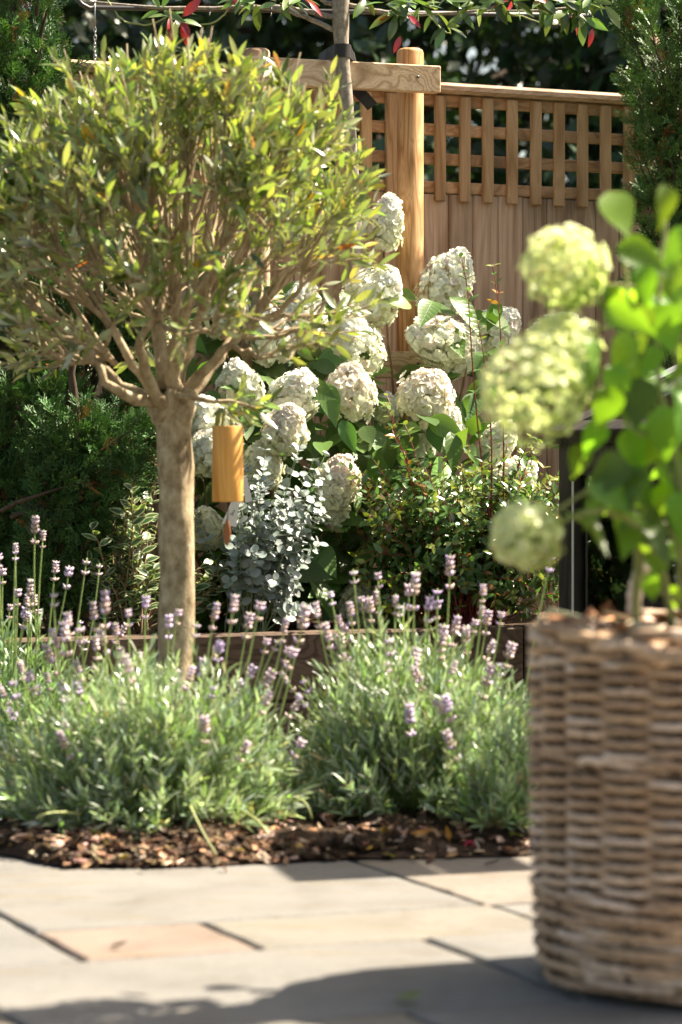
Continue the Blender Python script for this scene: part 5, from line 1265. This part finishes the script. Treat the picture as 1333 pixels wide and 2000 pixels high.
def fallen(name, label, cat, p, L, wd, d, nrm, col, pr=None, m='leaf', group='fallen leaves'):
    pr = pr or leafg(wd, 7, 0.35, -0.35, 0.9, 0.85, 0.03)
    d = unit(d); R = frames(np.array([d]), np.array([unit(nrm)]))[0]
    V = (pr[0] * L) @ R.T; V[:, 2] -= V[:, 2].min() - 0.001
    tag(link(name, make_mesh(name, V, pr[1], M[m]), None, p, col), label, cat, group)
def sp_(a, b, dz=0.0): return pav(a, b, soilz(a, b) + dz)
fallen('fallen_leaf', 'dull red fallen leaf lying on soil between the two lavenders', 'leaf', at(672, 1592, 5.95) * [1, 1, 0] + [0, 0, 0.06], 0.05, 0.5, (0.4, -0.1, 0.6), (-0.5, -0.7, 0.5), (0.42, 0.13, 0.09))
fallen('fallen_leaf', 'orange curled fallen leaf at the bed edge beside the paving', 'leaf', at(790, 1666, 5.6) * [1, 1, 0] + [0, 0, 0.03], 0.06, 0.42, (1, 0.1, 0.05), (0, -0.5, 0.9), (0.45, 0.19, 0.04))
fallen('fallen_leaf', 'upright orange-brown leaf tip near the basket at the bed edge', 'leaf', at(882, 1668, 5.6) * [1, 1, 0] + [0, 0, 0.02], 0.04, 0.3, (-0.3, 0, 1), (0, -1, 0.1), (0.46, 0.22, 0.06))
fallen('fallen_leaf', 'broad brown curled leaf under the small lavender by the basket', 'leaf', at(925, 1640, 5.7) * [1, 1, 0] + [0, 0, 0.04], 0.13, 0.3, (1, -0.2, -0.05), (0, -0.6, 0.8), (0.26, 0.15, 0.08))
fallen('fallen_leaf', 'bright red fallen petal leaf at the bed edge near the basket', 'leaf', at(905, 1667, 5.58) * [1, 1, 0] + [0, 0, 0.012], 0.03, 0.7, (1, 0.3, 0.2), (0, -0.7, 0.6), (0.50, 0.02, 0.05))
fallen('fallen_leaf', 'yellow fallen leaf in the mulch at the left of the bed', 'leaf', at(132, 1672, 5.56) * [1, 1, 0] + [0, 0, 0.03], 0.035, 0.5, (0.8, 0.2, 0.1), (0, -0.4, 0.9), (0.55, 0.50, 0.22))
fallen('fallen_leaf', 'small amber fallen leaf on the mulch at the left bed edge', 'leaf', at(232, 1694, 5.42) * [1, 1, 0] + [0, 0, 0.012], 0.026, 0.5, (0.9, -0.2, 0.05), (0, -0.3, 0.9), (0.55, 0.36, 0.04))
gl_ = at(770, 1958, 4.05)
fallen('fallen_leaf', 'green fallen leaf lying in the basket shade on the paving', 'leaf', (gl_[0], 4.05, 0.002), 0.05, 0.55, (0.9, -0.4, 0.02), (0, -0.2, 1), (0.17, 0.24, 0.05))
d1 = pav(-0.235, -0.075, 0.002)
fallen('fallen_leaf', 'dark dry curled leaf on the pink paving slab', 'leaf', d1, 0.03, 0.5, (0.9, 0.3, 0.02), (0, -0.2, 1), (0.06, 0.04, 0.03))
d2 = at(945, 1694, 5.405); fallen('fallen_leaf', 'dark dry leaf on the shaded slab at the bed edge', 'leaf', (d2[0], 5.405, 0.003), 0.035, 0.4, (1, 0.2, 0.02), (0, -0.2, 1), (0.035, 0.028, 0.022))

# ================================================================== trees beyond the fence
BL = [leafg(0.62, 2, 0.25, 0.15, 0.85, 0.85)[:2], leafg(0.55, 2, 0.3, 0.3, 0.85, 0.85)[:2]]
def bigtree(x, y, hgt, cr, nl, label, col):
    base = np.array([x, y, -0.06]); t = thing('background_tree', label, 'tree', base, 'dark trees beyond the fence')
    P = np.stack([np.full(9, x), np.full(9, y), np.linspace(-0.1, hgt * 0.75, 9)], 1); link('trunk', Geo().tube(wob(P, 0.05, False), np.linspace(0.18, 0.05, 9), 10).mesh('trunk', M['dark_bark'], loc=base), t)
    cl = [np.array([x, y, 0]) + [RNG.normal(0, cr * 0.5), RNG.normal(0, cr * 0.5), RNG.uniform(0.6, hgt - 0.6)] for _ in range(42)]
    g = Geo(); pos = []; out = []
    for c in cl:
        s0 = np.array([x, y, max(0.4, c[2] - 0.9)]); g.tube(wob(bez(s0, (s0 + c) / 2 + [0, 0, 0.1], c, 7), 0.03), np.linspace(0.045, 0.012, 7), 6)
        d = units(RNG.normal(0, 1, (nl // 42, 3))); rr = RNG.uniform(0.35, 1, (nl // 42, 1)) ** 0.6 * RNG.uniform(0.5, 0.85); pos.append(c + d * rr); out.append(d)
    pos = np.concatenate(pos); out = np.concatenate(out); k = pos[:, 2] > 0.1; pos = pos[k]; out = out[k]; n = len(pos)
    link('limbs', g.mesh('limbs', M['dark_bark'], loc=base), t)
    R = frames(units(out * 0.5 + RNG.normal(0, 0.6, (n, 3)) - [0, 0, 0.3]), units(out + RNG.normal(0, 0.5, (n, 3)) + [0, 0, 0.5]))
    pick = RNG.integers(0, 2, n)
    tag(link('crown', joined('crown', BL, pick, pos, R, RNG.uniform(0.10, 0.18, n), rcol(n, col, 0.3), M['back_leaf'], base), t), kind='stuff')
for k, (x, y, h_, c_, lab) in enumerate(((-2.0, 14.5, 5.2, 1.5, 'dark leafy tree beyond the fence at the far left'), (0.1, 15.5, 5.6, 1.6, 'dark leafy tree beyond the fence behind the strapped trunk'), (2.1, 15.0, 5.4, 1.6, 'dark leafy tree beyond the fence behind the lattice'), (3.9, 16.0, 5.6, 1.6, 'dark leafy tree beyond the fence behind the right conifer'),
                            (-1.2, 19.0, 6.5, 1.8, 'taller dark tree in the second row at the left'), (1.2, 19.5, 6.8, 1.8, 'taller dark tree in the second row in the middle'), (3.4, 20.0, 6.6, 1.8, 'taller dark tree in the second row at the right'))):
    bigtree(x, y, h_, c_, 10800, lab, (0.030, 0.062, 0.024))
print('objects', len(bpy.data.objects))
